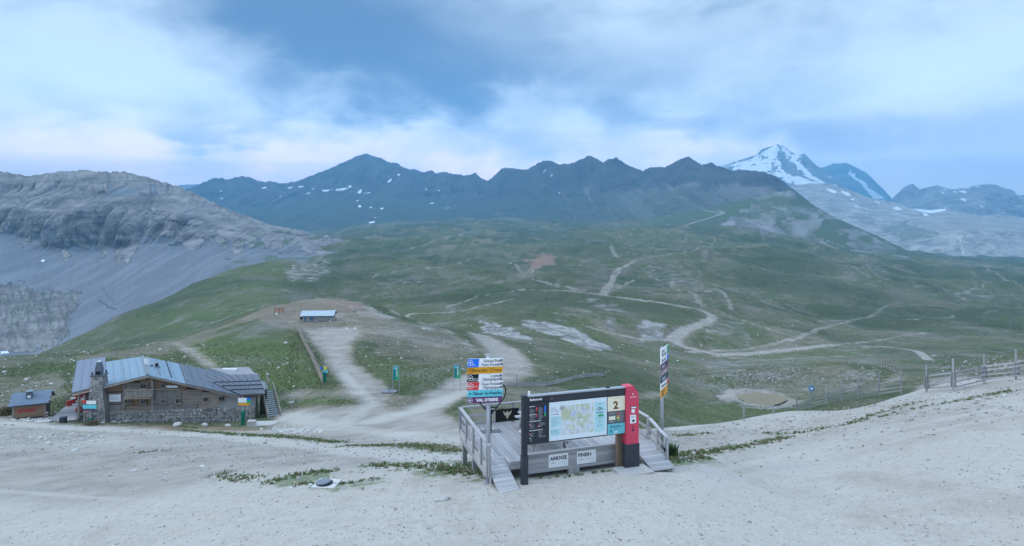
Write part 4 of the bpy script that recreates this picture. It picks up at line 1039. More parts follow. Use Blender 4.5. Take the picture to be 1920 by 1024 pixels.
def lettering(parent, s, x, z, h, y, mat, align='l', maxw=None, bold=.012, name='lettering'):
    """raised letters on a face that looks towards -y; h is the cap height; x the left, centre or right end"""
    co, fs = text_mesh(s, bold=bold)
    if len(co) == 0: return None
    sc_ = h / .70
    w = float(co[:, 0].max() - co[:, 0].min()) * sc_
    sx = sc_ * (min(1, maxw / w) if maxw else 1); w = w * sx / sc_
    x0 = {'l': x, 'c': x - w / 2, 'r': x - w}[align]
    v = [(x0 + (p[0] - float(co[:, 0].min())) * sx, y, z + p[1] * sc_) for p in co]
    me = bpy.data.meshes.new(name); me.from_pydata(v, [], fs)
    return put(name, me, mat, parent=parent)

def arrow(parent, cx_, cz_, r, y, mat, direction, ring=True):
    mb = MB()
    if ring:
        n = 24; po = []
        for i in range(n):
            a0, a1 = 2 * math.pi * i / n, 2 * math.pi * (i + 1) / n
            mb.prism([(cx_ + math.cos(a) * q, cz_ + math.sin(a) * q) for a, q in ((a0, r), (a1, r), (a1, r * .86), (a0, r * .86))], y, y + .001)
    pts = [(-.55, 0), (-.05, .48), (.12, .32), (-.12, .10), (.55, .10), (.55, -.10), (-.12, -.10), (.12, -.32), (-.05, -.48)]
    if direction == 'up':
        pts = [(q[1], -q[0]) for q in pts]
    mb.prism([(cx_ + q[0] * r, cz_ + q[1] * r) for q in pts], y, y + .001)
    return mb.build('arrow_symbol', mat, parent)

# ------------------------------------------------------------------ signpost with six plates
def signpost(name, label, base, yaw, top, plates, halfl, rad):
    t = thing(name, label, 'signpost', base, yaw)
    MB().tube([(0, 0, -.3), (0, 0, top)], rad, 12).build('post', C_galv, t, True)
    MB().bx(-rad * 1.7, rad * 1.7, -rad * 1.7, rad * 1.7, -.05, .05).build('base_plate', C_galv, t)
    MB().tube([(0, 0, top - .001), (0, 0, top + .035)], [rad * 1.05, rad * .5], 12).build('post_cap', C_galv, t, True)
    for k, p in enumerate(plates):
        z0, z1 = p['z']; x0, x1 = p.get('x', (-halfl, halfl)); sl = .05 * (1 if k % 2 == 0 else 1)
        yb = -rad - .03
        mb = MB().prism([(x0, z0), (x1 - .03, z0), (x1, z1), (x0 + .03, z1)], yb - .03, yb)
        pl = mb.build('sign_plate', p['c'], t)
        for sx in (-.07, .07):
            MB().bx(sx - .02, sx + .02, yb + .001, .02, (z0 + z1) / 2 - .03, (z0 + z1) / 2 + .03).build('clamp', C_galv, pl)
        yf = yb - .034
        if 'field' in p:
            c, fx0, fx1 = p['field']
            MB().prism([(fx0, z0 + .002), (fx1, z0 + .002), (fx1 + .03, z1 - .002), (fx0 + .03, z1 - .002)] if fx0 <= x0 + .01 else [(fx0, z0 + .002), (fx1 - .03, z0 + .002), (fx1, z1 - .002), (fx0, z1 - .002)], yf, yf + .003).build('colour_field', c, pl)
        if 'arrow' in p:
            d, ax, r, c = p['arrow']; arrow(pl, ax, (z0 + z1) / 2, r, yf - .003, c, d, p.get('ring', True))
        for (s, x, zf, h, al, c, mw) in p.get('text', []):
            lettering(pl, s, x, z0 + (z1 - z0) * zf, h, yf - .003, c, al, mw, p.get('bold', .012))
        for (x, zf, r) in p.get('icon', []):
            zc = z0 + (z1 - z0) * zf
            MB().disc((x, zc), r, yf - .002, yf + .001).build('lift_symbol', C_ink, pl)
            MB().prism([(x - r * .2, zc + r * .6), (x + r * .6, zc + r * .1), (x + r * .1, zc - r * .45)], yf - .004, yf - .002).build('lift_symbol', C_whitel, pl)
    return t

b0 = on_ground(914, 906)
sL = b0.y / F
def zl(py): return CZ - (py - HOR) * sL - b0.z
def xl(px): return (px - 916) * sL
pz = [(686, 670.5), (698.4, 686.8), (713, 699.0), (728.6, 713.6), (741.4, 729.2), (753, 742)]
pz = [(zl(a), zl(b)) for a, b in pz]
XL, XR = xl(875), xl(943)
smalltxt = dict(h=.028)
signpost('signpost', 'tall metal signpost with six coloured plates beside the left ramp', (b0.x + .03, b0.y, b0.z), R(8), zl(666), [
    dict(z=pz[0], x=(XL + .01, XR), c=C_white, field=(C_blue, XL + .01, XL + .40), arrow=('up', XL + .12, .095, C_whitel), text=[('Grand Pré', XR - .11, .55, .093, 'r', C_ink, None), ('Font Froide', XR - .11, .11, .093, 'r', C_ink, None), ('PISTE', XL + .2, .2, .03, 'l', C_whitel, None)], icon=[(XR - .06, .73, .045), (XR - .06, .29, .045)]),
    dict(z=pz[1], x=(XL, XR), c=C_orange, arrow=('up', XL + .12, .09, C_brownp), text=[('Boarder Cross', XR - .07, .30, .115, 'r', C_brownp, None)]),
    dict(z=pz[2], x=(XL, XR - .02), c=C_white, field=(C_black, XL, XL + .38), arrow=('left', XL + .12, .095, C_whitel), text=[('Loyes', XR - .13, .55, .093, 'r', C_ink, None), ('Olympique', XR - .13, .11, .093, 'r', C_ink, None), ('Face de', XL + .2, .36, .035, 'l', C_whitel, None), ('Bellevarde', XL + .2, .16, .035, 'l', C_whitel, .19)], icon=[(XR - .08, .73, .045), (XR - .08, .29, .045)]),
    dict(z=pz[3], x=(XL + .01, XR), c=C_white, field=(C_sred, XL + .01, XL + .40), arrow=('left', XL + .13, .095, C_whitel), text=[('Font Froide', XR - .11, .55, .093, 'r', C_ink, None), ('Olympique', XR - .11, .11, .093, 'r', C_ink, None), ('Orange', XL + .22, .40, .035, 'l', C_whitel, None)], icon=[(XR - .06, .73, .045), (XR - .06, .29, .045)]),
    dict(z=pz[4], x=(XL + .01, XR), c=C_cyan, arrow=('left', XL + .12, .08, C_ink), ring=False, text=[('Glacier du Pissaillas', XR - .05, .31, .10, 'r', C_ink, .98)]),
    dict(z=pz[5], x=(XL, XR - .03), c=C_purple, arrow=('left', XL + .11, .085, C_whitel), bold=.04, text=[("VAL D'ISERE", XR - .17, .27, .10, 'r', C_whitel, None)]),
], .6, .075)
# the small village symbol on the purple plate is part of that plate
b1 = on_ground(1241, 858)
s1 = b1.y / F
def z1_(py): return CZ - (py - HOR) * s1 - b1.z
pl7 = []
cols = [(C_white, 649.5, 666.0), (C_white, 666.8, 677.0), (C_purple, 678, 688), (C_mauve, 689, 700), (C_teal, 701, 712), (C_white, 713, 724), (C_orange, 725, 739)]
tx7 = [[('Borsat', .54), ('Marmottes', .14)], [('Marmottes', .28)], [('DAILLE', .28)], [('Le Trifollet', .28)], [('TIGNES', .28)], [('Marmottes', .28)], [('SNOW', .54), ('PARK', .14)]]
for k, (c, a, b_) in enumerate(cols):
    z0, z1 = z1_(b_), z1_(a); H_ = z1 - z0
    d = dict(z=(z0, z1), x=(-.62, .52 if k < 6 else .40), c=c, text=[])
    for s, zf in tx7[k]:
        d['text'].append((s, -.50 if c is C_white else -.48, zf, H_ * (.30 if len(tx7[k]) > 1 else .46), 'l', C_ink if c in (C_white, C_orange) else C_whitel, .85))
    if k == 0: d['field'] = (C_green, .28, .52)
    if k == 1: d['field'] = (C_blue, .28, .52)
    if k == 5: d['field'] = (C_sred, .28, .52)
    pl7.append(d)
signpost('signpost', 'tall metal signpost with seven slanted plates beside the right ramp', tuple(b1), R(62), z1_(652), pl7, .6, .07)

# ------------------------------------------------------------------ frame of the notice board and deck
BYAW = math.atan2(.312, .95)
BO = Vector((.42, 21.8, 0.0))
EX = Vector((math.cos(BYAW), math.sin(BYAW), 0)); EY = Vector((-math.sin(BYAW), math.cos(BYAW), 0))
def lx_of(px, ly):
    k = (px - 960) / F; o = BO + EY * ly
    return (k * o.y - o.x) / (EX.x - k * EX.y)
def lz_of(px, py, ly):
    y = (BO + EY * ly + EX * lx_of(px, ly)).y
    return CZ - (py - HOR) / F * y

bd = thing('notice_board', 'large dark notice board with piste map and red end totem', 'notice board', BO, BYAW)
MB().bx(-.085, .085, -.09, .09, .95, 2.99).build('post', C_anth, bd)
MB().bx(-.105, .105, -.11, .11, -.35, .95).build('post_shoe', C_anth2, bd)
xa, xm0, xm1, xr0, xr1 = .105, .905, 3.10, 3.135, 3.83
MB().bx(xa - .02, xr1, .0, .10, 1.29, 2.93).build('frame', C_anth, bd)
MB().bx(xa + .02, xr1 + .0, -.05, .12, 2.932, 2.975).build('top_rail', C_galv, bd)
MB().bx(.16, .22, .02, .08, 2.975, 3.10).build('sensor', C_white, bd)
MB().bx(3.18, 3.24, .02, .08, 2.975, 3.02).bx(3.10, 3.15, .02, .08, 2.975, 3.01).build('bracket', C_anth, bd)
hd = MB().bx(xa, xm0 - .012, -.012, -.001, 2.735, 2.92).build('header_panel', C_anth, bd)
lettering(hd, 'Bellevarde', xa + .09, 2.79, .075, -.0135, C_whitel, 'l', None, .03)
MB().bx(xm0, 3.105, -.014, -.001, 2.70, 2.92).build('header_panel', C_anth2, bd)
MB().disc((xm0 + .1, 2.80), .022, -.017, -.014).build('emblem', C_sred, bd)
MB().disc((xm0 + .1, 2.795), .010, -.019, -.017).build('emblem', C_whitel, bd)
MB().bx(3.125, xr1, -.012, -.001, 2.675, 2.92).build('header_panel', C_anth2, bd)
# list of lifts and runs
lp = MB().bx(xa, xm0 - .012, -.010, -.001, 1.32, 2.715).build('list_panel', C_anth, bd)
def bars(parent, x0, x1, z, rows, mat, wmin=.3, name='small_print', hh=.012, step=.031, y=-.0125, seed=1):
    rr = random.Random(seed); mb = MB()
    for k in range(rows):
        w = (x1 - x0) * rr.uniform(wmin, 1); zz_ = z - k * step
        x = x0
        while x < x0 + w - .01:      # words
            q = min(rr.uniform(.025, .09), x0 + w - x)
            mb.add([(x, y, zz_), (x + q, y, zz_), (x + q, y, zz_ + hh), (x, y, zz_ + hh)], [(0, 1, 2, 3)]); x += q + .012
    return mb.build(name, mat, parent)
C_dimw = paint_mat('grey_white_print', (0.34, 0.36, 0.39), .6, 0, .2, 0)
for x0, x1, z, n, s in [(.20, .40, 2.50, 9, 1), (.20, .42, 2.24, 5, 2), (.52, .70, 2.53, 14, 3), (.20, .40, 2.0, 6, 4), (.54, .80, 2.0, 5, 5), (.20, .38, 1.66, 4, 6), (.52, .78, 1.70, 7, 7), (.20, .40, 1.46, 3, 8)]:
    bars(lp, x0, x1, z, n, C_dimw, seed=s)
for x0, x1, z, s in [(.18, .38, 2.58, 11), (.18, .45, 2.30, 12), (.18, .62, 2.07, 13), (.18, .60, 1.76, 14), (.50, .68, 1.76, 15), (.18, .26, 1.50, 16)]:
    bars(lp, x0, x1, z, 1, C_whitel, .95, 'heading', .022, seed=s)
for x, z, w, h, c in [(.725, 2.38, .055, .20, C_blue), (.725, 2.21, .055, .16, C_green), (.42, 2.42, .05, .13, C_sred), (.42, 2.23, .05, .07, C_sred)]:
    MB().bx(x, x + w, -.014, -.0125, z, z + h).build('colour_strip', c, lp)
for x, z, r in [(.19, 1.98, .026), (.52, 1.90, .034), (.19, 1.66, .024)]:
    MB().disc((x, z), r, -.014, -.012, 12).build('red_dot', C_sred, lp); MB().disc((x, z), r * .45, -.016, -.014, 10).build('red_dot', C_whitel, lp)
# map
mp_ = MB().bx(xm0, xm1, -.016, -.001, 1.335, 2.665).build('map_panel', paint_mat('map_paper', (0.70, 0.77, 0.80), .4, 0, .5, .03), bd)
def map_material():
    m, nt, b = principled('printed_map', .45, .4)
    o = nd(nt, 'ShaderNodeTexCoord').outputs['Object']
    v = vmul(nt, o, (1, .01, 1)); n1 = noise(nt, v, 2.6, 6, .6, 1.2); n2 = noise(nt, v, 9, 6, .7, .8); n3 = noise(nt, v, 1.2, 3, .5)
    c = mixc(nt, ramp(nt, n1, (.42, .6)), (0.66, 0.71, 0.74), (0.52, 0.57, 0.36))
    c = mixc(nt, mth(nt, 'MULTIPLY', ramp(nt, n2, (.5, .68)), .6), c, (0.36, 0.42, 0.36))
    c = mixc(nt, ramp(nt, n3, (.62, .68)), c, (0.50, 0.55, 0.68))
    w = nd(nt, 'ShaderNodeTexWave'); w.inputs['Scale'].default_value = 1.4; w.inputs['Distortion'].default_value = 14; w.inputs['Detail'].default_value = 3; lk(nt, v, w.inputs['Vector'])
    c = mixc(nt, mth(nt, 'MULTIPLY', ramp(nt, w.outputs['Fac'], (.965, .99)), .5), c, (0.25, 0.2, 0.2))
    lk(nt, c, b.inputs['Base Color'])
    return m
MB().bx(1.36, 2.58, -.019, -.0165, 1.50, 2.52).build('map_print', map_material(), mp_)
for (x0, x1, z0, z1) in [(.96, 1.16, 1.78, 2.18), (1.175, 1.34, 1.82, 2.18), (.96, 1.34, 1.50, 1.74)]:
    MB().bx(x0, x1, -.019, -.0165, z0, z1).build('legend_box', C_paleaq, mp_)
bars(mp_, .96, 1.28, 2.47, 5, C_grey, .5, y=-.018, seed=21, step=.035, hh=.010)
bars(mp_, .97, 1.32, 2.14, 10, C_grey, .5, y=-.021, seed=22, hh=.005); bars(mp_, .97, 1.3, 1.7, 5, C_teal, .6, y=-.021, seed=23, hh=.007)
for k, c in enumerate([C_green, C_aqua, C_blue, C_sred, C_black]):
    MB().bx(.96 + k * .06, 1.012 + k * .06, -.019, -.0165, 2.235, 2.26).build('colour_strip', c, mp_)
MB().disc((1.38, 2.44), .085, -.022, -.0195, 24).build('emblem', C_ink, mp_)
MB().disc((1.38, 2.44), .068, -.024, -.022, 24).build('emblem', C_white, mp_)
MB().prism([(1.325, 2.42), (1.36, 2.47), (1.375, 2.455), (1.40, 2.49), (1.435, 2.42)], -.026, -.024).build('emblem', C_ink, mp_)
ad = MB().bx(2.62, 3.04, -.019, -.0165, 1.47, 2.53).build('advert_panel', C_paleaq, mp_)
bars(ad, 2.76, 2.90, 2.44, 1, C_grey, .9, y=-.021, seed=31, hh=.02)
for k, (w, z) in enumerate([(.12, 2.30), (.24, 2.25), (.05, 2.19), (.28, 2.13)]):
    bars(ad, 2.83 - w / 2, 2.83 + w / 2, z, 1, C_ink, .98, 'heading', .03, y=-.021, seed=40 + k)
MB().bx(2.75, 2.96, -.021, -.019, 2.00, 2.08).build('badge', C_lime, ad)
bars(ad, 2.70, 2.97, 1.94, 1, C_teal, .98, y=-.021, seed=50, hh=.014)
MB().disc((2.83, 1.83), .055, -.021, -.019, 16).build('badge', C_aqua, ad); MB().disc((2.83, 1.83), .036, -.023, -.021, 16).build('badge', C_paleaq, ad)
MB().bx(2.74, 2.79, -.021, -.019, 1.66, 1.72).bx(2.86, 2.91, -.021, -.019, 1.66, 1.72).build('badge', C_aqua, ad)
# right column
p2 = MB().bx(xr0, xr1 - .01, -.016, -.001, 2.14, 2.655).build('number_panel', C_cream, bd)
lettering(p2, '2', xr0 + .32, 2.22, .26, -.0175, C_brownp, 'c', None, .045)
bars(p2, xr0 + .2, xr0 + .52, 2.58, 1, C_yel, .98, y=-.0175, seed=61, hh=.02); MB().prism([(xr0 + .47, 2.22), (xr0 + .52, 2.22), (xr0 + .50, 2.27)], -.018, -.0165).build('badge', C_tan, p2)
p3 = MB().bx(xr0, xr1 - .01, -.014, -.001, 1.72, 2.115).build('status_panel', C_grey, bd)
MB().bx(xr0 + .05, xr0 + .30, -.017, -.0145, 1.83, 1.96).build('screen', C_cream, p3)
bars(p3, xr0 + .05, xr0 + .32, 2.06, 1, C_dimw, .9, y=-.0155, seed=62, hh=.018); bars(p3, xr0 + .44, xr0 + .65, 2.06, 9, C_dimw, .4, y=-.0155, seed=63, hh=.010, step=.036); bars(p3, xr0 + .08, xr0 + .25, 1.76, 1, C_whitel, .9, y=-.0155, seed=64)
for z, h, c in [(2.00, .07, C_sred), (1.93, .035, C_orange), (1.85, .065, C_yel), (1.78, .04, C_lime)]:
    MB().bx(xr0 + .37, xr0 + .45, -.0165, -.0145, z, z + h).build('colour_strip', c, p3)
p4 = MB().bx(xr0, xr1 - .01, -.016, -.001, 1.315, 1.695).build('notice_panel', C_aqua, bd)
bars(p4, xr0 + .1, xr0 + .58, 1.59, 2, C_ink, .7, y=-.018, seed=65, hh=.018, step=.03); bars(p4, xr0 + .25, xr0 + .45, 1.51, 2, C_teal, .5, y=-.018, seed=66, hh=.010)
MB().bx(xr0 + .28, xr0 + .38, -.0185, -.0165, 1.33, 1.43).build('badge', C_white, p4); MB().disc((xr0 + .33, 1.38), .025, -.020, -.0185, 10).build('badge', C_ink, p4)
MB().disc((xr0 + .13, 1.44), .035, -.0185, -.0165, 8).bx(xr0 + .12, xr0 + .145, -.0185, -.0165, 1.36, 1.42).build('badge', C_teal, p4)
# totem
T0, T1 = 3.83, 4.33
MB().prism([(T0 + .003, .92), (T1, .92), (T1, 2.70), (T1 - .20, 2.99), (T0 + .003, 2.99)], -.10, .28).build('totem', C_red, bd)
MB().prism([(T0 - .05, -.30), (T1 + .02, -.30), (T1 + .02, .92), (T0 - .05, .92)], -.12, .30).build('totem_base', C_anth2, bd)
tt_ = MB().prism([(4.10, 2.66), (4.07, 2.73), (4.13, 2.73)], -.103, -.101).build('emblem', C_whitel, bd)
lettering(bd, "Val d'Isère", 4.11, 2.585, .045, -.1025, C_whitel, 'c', .36)
for (x0, x1, z0, z1, c) in [(4.0, 4.24, 2.19, 2.27, C_black), (4.03, 4.22, 2.20, 2.25, C_whitel), (4.04, 4.17, 2.03, 2.16, C_white), (3.98, 4.22, 1.66, 1.96, C_white), (4.09, 4.115, 1.44, 1.60, C_black), (4.00, 4.20, 1.39, 1.41, C_mauve)]:
    MB().bx(x0, x1, -.108 if c in (C_whitel,) else -.104, -.1015, z0, z1).build('sticker', c, bd)
MB().disc((4.10, 1.41), .038, -.106, -.1015, 12).disc((4.11, 1.75), .05, -.107, -.1045, 12).build('sticker', C_ink, bd)
bars(bd, 4.01, 4.18, 1.90, 2, C_grey, .7, 'sticker', y=-.106, seed=70, hh=.012)
MB().bx(3.60, 3.78, .14, .30, -.3, 1.4).build('timber_prop', W_brown, bd)

# ------------------------------------------------------------------ deck
DZ = .50
dk = thing('viewing_deck', 'grey timber deck with railings and two ramps behind the notice board', 'deck', BO, BYAW)
DX0, DX1, DY0, DY1 = -1.05, 5.60, .66, 4.85
pw = .142
def share(mb):
    return mb.mesh('shared')
n = int((DX1 - DX0) / pw)
short = share(MB().box((0, 0, 0), (pw - .012, DY1 - 1.36, .035))); full = share(MB().box((0, 0, 0), (pw - .012, DY1 - DY0 - .02, .035)))
for k in range(n):
    x = DX0 + pw * (k + .5)
    cut = x < -.30 or x > 4.66
    o = put('plank', short if cut else full, W_decky, parent=dk)
    o.location = (x, (DY1 + (1.36 if cut else DY0 + .02)) / 2, DZ - .0175 + rng.uniform(-.003, .003))
# joists, stringers, feet
for y in (1.5, 2.6, 3.7, 4.7):
    MB().bx(DX0 + .03, DX1 - .03, y, y + .07, DZ - .22, DZ - .037).build('joist', W_dark, dk)
for x in (-.95, .6, 2.2, 3.9, 5.45):
    for y in (1.45, 3.0, 4.6):
        gz = ground_z(*(BO + EX * x + EY * y).xy)
        MB().bx(x - .09, x + .09, y - .09, y + .09, gz - .25, DZ - .222).build('foot', W_post, dk)
# front parapet boards
for k in range(4):
    MB().bx(.16, 4.16, .585, .625, .035 + k * .165, .035 + k * .165 + .158).build('fascia_board', W_deckx, dk)
MB().bx(.12, 4.20, .54, .70, .70, .745).build('parapet_cap', W_deckx, dk)
for x in (.22, 1.5, 2.8, 4.05):
    MB().bx(x - .04, x + .04, .63, .70, .0, .699).build('parapet_stud', W_post, dk)
for x in (1.9, 2.12):
    MB().bx(x, x + .2, .60, .80, -.45, .03).build('foot', C_conc, dk)
MB().bx(.5, 1.8, .5, .9, -.42, -.27).build('sole_timber', W_post, dk)
MB().bx(2.4, 4.0, .5, .9, -.42, -.25).build('sole_timber', W_post, dk)
MB().bx(-.30, .14, .62, .66, DZ - .24, DZ - .04).build('fascia_board', W_deckx, dk)
MB().bx(-.34, -.30, .66, 1.34, DZ - .24, DZ - .04).build('fascia_board', W_decky, dk)
for k in range(3):
    MB().bx(DX0 - .05, DX0 - .015, .32, DY1, DZ - .05 - .16 * (k + 1) + .01, DZ - .05 - .16 * k).build('fascia_board', W_decky, dk)
    MB().bx(DX1 + .005, DX1 + .04, 1.3, DY1, DZ - .05 - .16 * (k + 1) + .01, DZ - .05 - .16 * k).build('fascia_board', W_decky, dk)
# ramps
def ramp_(x0, x1, y0, y1, z1):
    nn = 17
    for k in range(nn):
        f0 = k / nn; f1 = (k + .93) / nn
        ya, yb = y1 + (y0 - y1) * f0, y1 + (y0 - y1) * f1
        za, zb = DZ + (z1 - DZ) * f0, DZ + (z1 - DZ) * f1
        MB().slab([(x0, ya, za), (x1, ya, za), (x1, yb, zb), (x0, yb, zb)], .03).build('ramp_plank', W_deckx, dk)
    for x in (x0 + .05, x1 - .1):
        MB().beam((x, y1, DZ - .10), (x, y0 + .05, z1 - .07), .05, .12).build('ramp_stringer', W_post, dk)
ramp_(DX0, -.34, -.50, 1.35, .035)
ramp_(4.68, DX1, -.50, 1.35, .02)
# railings
RH = .78
def rail(p0, p1, nposts, boards, cap=True):
    p0 = Vector(p0); p1 = Vector(p1)
    for k in range(nposts):
        q = p0.lerp(p1, k / (nposts - 1))
        MB().bx(q.x - .04, q.x + .04, q.y - .04, q.y + .04, q.z - .25, q.z + RH).build('rail_post', W_post, dk)
    up = Vector((0, 0, 1))
    MB().beam(p0 + up * (RH + .022), p1 + up * (RH + .022), .13, .04).build('hand_rail', W_decky if abs(p1.x - p0.x) < abs(p1.y - p0.y) else W_deckx, dk)
    nrm = (p1 - p0).normalized().cross(up)
    for zb_ in boards:
        MB().beam(p0 + up * zb_ + nrm * .055, p1 + up * zb_ + nrm * .055, .025, .10).build('rail_board', W_deckx, dk)
rail((DX0 - .10, .30, DZ), (DX0 - .04, DY1 - .05, DZ), 5, (.12, .42))
rail((DX0 + .04, DY1 - .04, DZ), (DX1 - .05, DY1 - .04, DZ), 7, (.12, .42))
rail((DX1 - .04, DY1 - .05, DZ), (DX1 - .04, 1.36, DZ), 4, (.12, .42))
rail((DX1 - .04, 1.26, DZ - .02), (DX1 - .04, .0, .15), 3, (.15, .45))
MB().tube([(DX0 - .03, .75, .85), (DX0 - .03, .75, 1.02)], .05, 8).build('lamp', C_black, dk)

# plates on the parapet
def finish_sign(txt, px0, px1, label):
    ly = .585
    xa_, xb_ = lx_of(px0, ly), lx_of(px1, ly)
    o = MB().bx(0, xb_ - xa_, -.016, -.004, 0, .46).build('finish_sign', C_white, None)
    org = BO + EX * xa_ + EY * ly
    o.location = (org.x, org.y, .165); o.rotation_euler = (0, 0, BYAW); o['label'] = label; o['category'] = 'sign'
    w = xb_ - xa_
    lettering(o, txt, w * .06, .255, .125, -.0175, C_ink, 'l', w * .88, .035)
    mb = MB()
    for (x, z, s_) in ((.10, .13, .6), (.17, .15, 1.0), (.25, .13, .5)):      # three small skiers
        mb.prism([(x - .03 * s_, z - .03 * s_), (x + .012 * s_, z + .0), (x + .035 * s_, z + .055 * s_), (x - .005 * s_, z + .03 * s_)], -.0185, -.0165)
    mb.build('skier_symbol', C_ink, o)
    bars(o, w * .48, w * .93, .15, 1, C_dimw, .95, y=-.0175, seed=81, hh=.012); bars(o, w * .78, w * .93, .07, 1, C_dimw, .95, y=-.0175, seed=82, hh=.012)
finish_sign('ARRIVEE', 1028.5, 1065, 'white ARRIVEE sign on the deck parapet')
finish_sign('FINISH', 1081.5, 1117, 'white FINISH sign on the deck parapet')

# banner with eagle at the back rail
def loc(lx, ly, z): 
    q = BO + EX * lx + EY * ly; return Vector((q.x, q.y, z))
bn = thing('eagle_banner', 'black banner with pale eagle emblem on the rear deck railing', 'banner', loc(lx_of(929, 4.75), 4.75, DZ), BYAW)
wb = lx_of(973, 4.75) - lx_of(929, 4.75)
MB().bx(0, wb, -.012, 0, .06, .58).build('cloth', C_black, bn)
eg = [(0, -.19), (.03, -.06), (.07, -.10), (.06, -.02), (.13, .02), (.17, .12), (.20, .19), (.12, .15), (.06, .10), (.035, .12), (.03, .17), (.0, .19), (-.03, .16)]
eg = eg + [(-x, z) for x, z in reversed(eg[1:-2])]
MB().prism([(wb / 2 + x, .31 + z) for x, z in eg], -.016, -.013).build('eagle_emblem', C_tan, bn)

# heart-shaped photo frame
hp = Vector((-.86, 25.5, DZ))
hf = thing('heart_frame', 'black heart-shaped photo frame on a stem behind the left signpost', 'frame', hp, R(10))
MB().bx(-.42, .42, -.16, .16, 0, .02).build('base_plate', C_grey, hf)
MB().tube([(0, 0, .0), (0, 0, .62)], .05, 8).build('stem', C_black, hf)
hpts = []
for k in range(49):
    a = math.pi + 2 * math.pi * k / 48
    x = 16 * math.sin(a) ** 3; z = 13 * math.cos(a) - 5 * math.cos(2 * a) - 2 * math.cos(3 * a) - math.cos(4 * a)
    hpts.append((x / 16 * .62, 0, .60 + (z + 17) / 29 * 1.35))
MB().tube(hpts, .026, 8, False).build('heart_outline', C_black, hf, True)
hpl = MB().prism([(0, .62), (.29, .97), (-.29, .97)], -.02, .02).build('heart_panel', C_black, hf)
lettering(hpl, 'BELLEVARDE', 0, .88, .05, -.024, C_whitel, 'c', .36); MB().disc((-.15, .93), .022, -.024, -.021, 8).build('red_dot', C_sred, hpl)

# picnic tables
def picnic(lx, ly, rz, label):
    t_ = thing('picnic_table', label, 'table', loc(lx, ly, DZ), BYAW + rz, 'picnic tables on the deck')
    for k in range(5):
        MB().bx(-.8, .8, -.36 + k * .145, -.36 + k * .145 + .135, .70, .74).build('table_plank', W_deckx, t_)
    for s in (-1, 1):
        for q in (0, 1):
            MB().bx(-.8, .8, s * .62 + q * .14 - .14, s * .62 + q * .14 - .01, .42, .455).build('bench_plank', W_deckx, t_)
        for x in (-.6, .6):
            MB().beam((x, s * .66, .0), (x, s * .22, .699), .07, .09).build('leg', W_post, t_)
    for x in (-.6, .6):
        MB().bx(x + .04, x + .09, -.72, .72, .33, .419).build('cross_bar', W_post, t_)
        MB().bx(x + .04, x + .09, -.33, .33, .62, .698).build('cross_bar', W_post, t_)
    return t_
picnic(1.85, 3.45, R(2), 'grey timber picnic table at the back of the deck, left of the board')
picnic(1.35, 1.62, R(-3), 'grey timber picnic table at the front of the deck, under the board')

# ------------------------------------------------------------------ chalet
def stone_mat(name, ca, cb, mort):
    m, nt, b = principled(name, .9, .15)
    o = nd(nt, 'ShaderNodeTexCoord').outputs['Object']
    v = nd(nt, 'ShaderNodeTexVoronoi'); v.inputs['Scale'].default_value = 3.2; lk(nt, o, v.inputs['Vector'])
    s_ = nd(nt, 'ShaderNodeSeparateColor'); lk(nt, v.outputs['Color'], s_.inputs[0])
    n = noise(nt, o, 9, 4, .6)
    c = mixc(nt, s_.outputs[0], ca, cb)
    c = mixc(nt, mth(nt, 'MULTIPLY', n, .5), c, tuple(q * .6 for q in ca))
    lk(nt, c, b.inputs['Base Color']); lk(nt, bump(nt, n, .03, .6), b.inputs['Normal'])
    return m
S_stone = stone_mat('rubble_stone', (0.20, 0.193, 0.185), (0.56, 0.54, 0.505), None)
S_white = stone_mat('white_limestone', (0.38, 0.37, 0.35), (0.62, 0.61, 0.585), None)
S_mortar = paint_mat('mortar', (0.20, 0.19, 0.178), .95, 0, .1, .4, 1.5)
S_plaster = paint_mat('grey_render', (0.33, 0.325, 0.315), .9, 0, .15, .45, .8)
C_roof = paint_mat('blue_grey_sheet_roof', (0.185, 0.265, 0.33), .5, .1, .5, .3, .35)
C_roof2 = paint_mat('violet_grey_sheet_roof', (0.155, 0.18, 0.235), .5, .1, .5, .3, .35)
C_roofd = paint_mat('dark_sheet_roof', (0.095, 0.113, 0.14), .45, .1, .5, .3, .5)
C_rooft = paint_mat('grey_terrace_roof', (0.26, 0.255, 0.27), .8, 0, .3, .35, .5)
C_pane = paint_mat('dark_window_glass', (0.015, 0.018, 0.022), .12, 0, .6, 0)
C_canvas = paint_mat('white_banner', (0.68, 0.69, 0.72), .7, 0, .2, .08)
C_ply = paint_mat('plywood_counter', (0.42, 0.27, 0.13), .7, 0, .2, .2)
C_redp = paint_mat('worn_red_paint', (0.45, 0.045, 0.05), .6, 0, .3, .3)
C_steel = paint_mat('grey_steel', (0.22, 0.23, 0.25), .5, .4, .4, .3)
C_tread = paint_mat('stair_grating', (0.23, 0.27, 0.31), .6, .2, .4, .3)
C_door = paint_mat('blue_shutter', (0.10, 0.19, 0.30), .6, 0, .3, .2)
C_roofh = paint_mat('pale_blue_hut_roof', (0.36, 0.43, 0.47), .5, .15, .4, .45, .6)

fA = P(148, 795, 73.0); fB = P(492, 799, 75.6)
fd = Vector((fB.x - fA.x, fB.y - fA.y, 0)).normalized(); fn = Vector((fd.y, -fd.x, 0))     # fn points at the viewer
def fac(px, off=0.0):
    """ground-plan point of the facade plane seen in picture column px"""
    k = (px - 960) / F; o = Vector((fA.x, fA.y, 0)) + fn * off
    s_ = (k * o.y - o.x) / (fd.x - k * fd.y)
    return o + fd * s_
def facp(px, py, off=0.0):
    q = fac(px, off); return Vector((q.x, q.y, CZ - (py - HOR) / F * q.y))

